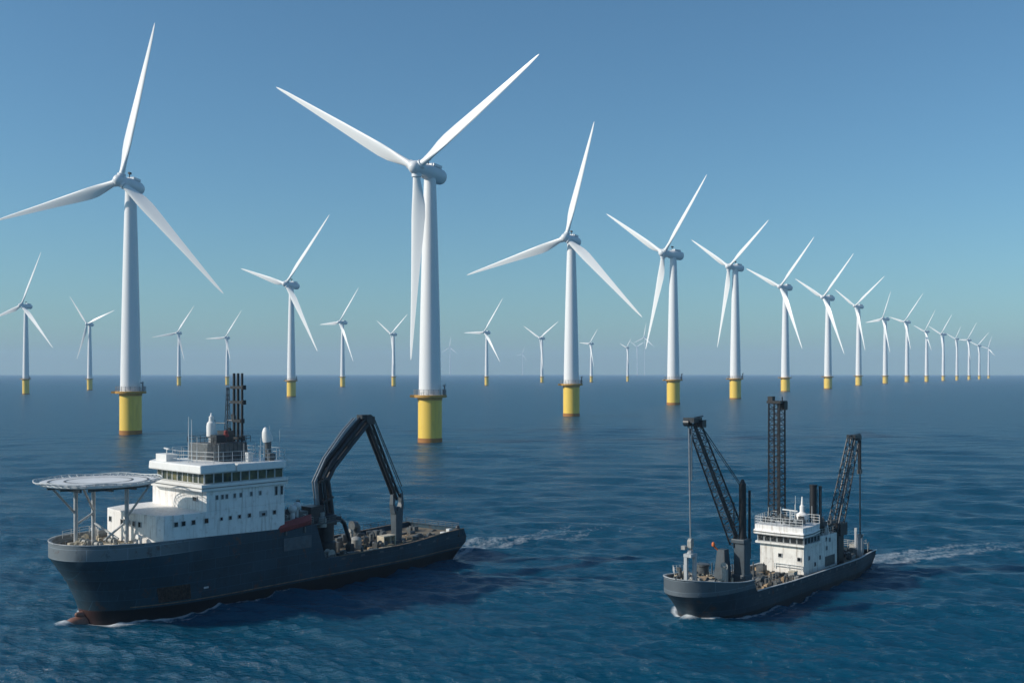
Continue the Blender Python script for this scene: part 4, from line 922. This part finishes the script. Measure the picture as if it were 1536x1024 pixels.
    for (a, b), n in zip(zip(gl, gl[1:] + gl[:1]), (7, 4, 1, 6, 5)):
        a = Vector((*a, 0)); b = Vector((*b, 0)); d = b - a
        for i in range(n):
            p = a + d * ((i + .5) / n); window(wh, (p.x, p.y, 9.0), d.normalized(), (0, 0, 1), d.length / n - .22, 1.05, pane='port')
    rf = [(32.2, 6.9), (31.9, 1.5), (32.3, -3.3), (38.4, -4.5), (41, -4.5), (41, 6.2), (36, 7.0)]
    ro = P("bridge_roof", MB().prism(rf, 9.7, 10.6, .0), 'white', root, smooth=False); bevel(ro, .2, 2)
    P("monkey_island", MB().prism([(t + .35, y * .95) for t, y in rf], 10.6, 11.5), 'white', ro, smooth=False)
    P("roof_band", MB().prism([(t - .03, y * 1.006) for t, y in rf], 10.1, 10.28), 'machine', ro, smooth=False)
    P("roof_railing", MB().rail([(t + .4, y * .94, 11.5) for t, y in rf[:6]], 1.5, 3, 1.1, .05), 'rail', ro)
    P("roof_railing", MB().rail([(41, 6, 9.0), (48.2, 6.1, 9.0), (48.2, -3.4, 9.0)], 1.3, 3, 1.2, .05), 'machine_light', ro)
    rg = Bits()
    for k in range(26): rg.box((random.uniform(33.5, 40), random.uniform(-3, 5.6), 11.5 + random.uniform(.2, 1.0)), (random.uniform(.3, 1.0), random.uniform(.3, 1.0), random.uniform(.4, 1.3)), random.uniform(0, 3))
    bits(ro, "roof_locker", 'machine', rg)
    rg = Bits()
    for k in range(40): rg.box((random.uniform(41, 48), random.uniform(-4, 6), 9 + random.uniform(.2, 2.2)), (random.uniform(.4, 1.5), random.uniform(.4, 1.2), random.uniform(.4, 1.6)), random.uniform(0, 3))
    for k in range(10): t, y = random.uniform(41, 48), random.uniform(0, 6); rg.tube((t, y, 9), (t, y, 9 + random.uniform(2, 4)), .1, .1, 6)
    bits(dh, "casing_machine", 'machine', rg)
    for t, y, h in ((34.2, 4.2, 4.2), (35, 1.0, 3.4), (36, -2, 3), (38.5, 5.6, 3.6), (37, 3, 5.4)): P("whip_antenna", MB().tube((t, y, 11.4), (t, y, 11.4 + h), .06, .04, 6), 'rail', ro)
    P("radar_scanner", MB().tube((36.5, 2.2, 11.4), (36.5, 2.2, 14.0), .14).box((36.5, 2.2, 14.1), (.3, 3.6, .22), R(15)), 'rail', ro)
    fn = P("exhaust_funnel", MB().lathe([(.95, 0), (.9, 2.0), (1.15, 2.1), (1.15, 3.0), (.7, 3.3), (.45, 3.5), (.45, 4.6), (.25, 4.8), (.1, 6.4)], 16, (41, 2.5, 9.9)), 'white', root)
    P("side_light", MB().lathe([(.5, 0), (.35, 1.2), (.15, 1.9), (.05, 2.4)], 10, (45.6, 5.4, 9)), 'white', dh)
    P("stub_pole", MB().tube((42.2, 4.2, 9), (42.2, 4.2, 18.6), .68, .68, 14).lathe([(.75, 0), (.75, .3)], 14, (42.2, 4.2, 18.3)), 'darker', root)
    P("stub_pole", MB().tube((42.9, 5.3, 9), (42.9, 5.3, 18.4), .3, .3, 8).truss((42.6, 4.9, 9.5), (42.6, 4.9, 17.8), .5, .4, 10, .05, .04), 'dark', root)
    # lattice mast
    mst = P("lattice_mast", MB().truss((41, -2.75, 8.9), (41, -2.75, 34.0), 2.35, 2.25, 24, .17, .055, up=(1, 0, 0)), 'darker', root)
    P("mast_trunk", MB().tube((41.3, -2.5, 9), (41.3, -2.5, 34.2), .30, .28, 12), 'darker', mst)
    P("mast_head", MB().box((41, -2.75, 34.3), (2.9, 2.9, .5)).box((40.4, -3.6, 34.9), (1.2, 1.0, 1.0)).box((41.6, -1.8, 33.6), (1.4, 1.4, 1.6)).tube((41.8, -2, 34.5), (41.8, -2, 35.3), .12), 'darker', mst)
    # aft crane
    ca = P("aft_crane", MB().box((49.9, 5.2, 5.6), (2.6, 2.6, 6.0)).lathe([(1.5, 0), (1.5, 1.0)], 16, (49.9, 5.2, 8.4)).box((50.6, 5.4, 9.4), (3.4, 2.8, 2.4)), 'darker', root, smooth=False); bevel(ca, .1)
    P("boom", MB().truss((49.0, 5.5, 9.0), (57.4, 5.9, 27.0), 2.2, 1.7, 16, .15, .06).tube((49.4, 5.5, 9), (57.6, 5.9, 26.8), .17, .14, 8), 'dark', ca)
    P("boom_head", MB().box((57.6, 5.9, 27.2), (3.0, 1.8, .7)).lathe([(.55, -.5), (.55, .5)], 14, (59.6, 6, 26.8), (0, 1, 0)).tube((55, 5.9, 27.4), (60.4, 6, 27.6), .12).tube((55.4, 5.9, 25.2), (55.2, 5.9, 27.4), .1), 'dark', ca)
    P("hoist_rope", MB().tube((60.4, 6, 27.3), (60.5, 6, 19.8), .3, .28, 8).tube((59.4, 6, 26.9), (59.6, 6, 19.6), .1, .1, 6).tube((60.5, 6, 19.8), (60.5, 6, 6.5), .14, .14, 6), 'darker', ca)
    P("hook_block", MB().box((60.3, 6, 19.9), (1.0, .7, .9)).box((60.5, 6, 6.6), (.8, .8, 1.2)), 'machine', ca)
    P("king_post", MB().box((60.5, 6.0, 4.6), (1.0, 1.0, 3.8)).tube((59.4, 5.6, 2.8), (59.4, 5.6, 8.2), .3).box((60.9, 6.0, 6.8), (1.8, .5, .5)).box((59.4, 5.6, 8.2), (.5, .5, .7)), 'lightsteel', root, smooth=False)
    sg = Bits()
    for k in range(46): 
        t = random.uniform(49.5, 62); y = random.uniform(-3, 6.4 if t > 52 else 3); h = random.uniform(.4, 2.4); sg.box((t, y, zm + h / 2), (random.uniform(.5, 1.8), random.uniform(.5, 1.5), h), random.uniform(0, 1.5))
    bits(root, "stern_machine", 'machine', sg)
    for t, y, z_ in ((52.6, 4.6, 5.6), (56.4, 3.2, 5.0)): P("pressure_tank", MB().ball((t, y, z_), 1.1).tube((t, y, zm), (t, y, z_), .7), 'machine_light', root)
    P("stern_railing", MB().rail([(57.5, -2.6, 3.7), (63.4, -2.2, 3.8), (63.6, 6.6, 3.8), (61.0, 7.4, 3.8)], 1.5, 4, 1.1, .055).tube((61.4, 6.4, 5.6), (63.8, 6.0, 5.6), .14), 'machine_light', root)
    P("stern_locker", bevel_box((62.2, 4.6, 4.0), (1.8, 2.4, 1.9)), 'machine_light', root)
    bollards(root, 55, 6.9, zm, 'machine_light'); bollards(root, 27, 7.9, zm, 'machine_light')
    k = thing(SH2, "crate", "pale crate on the deck in front of the work ship's white deckhouse", "crate", 30.4, 5.6, zm)
    P("crate_body", MB().box((0, 0, .5), (1.5, 1.1, 1.0)), 'machine_light', k); P("lid", MB().box((0, 0, 1.05), (1.6, 1.2, .1)), 'cream', k)
ship_two()
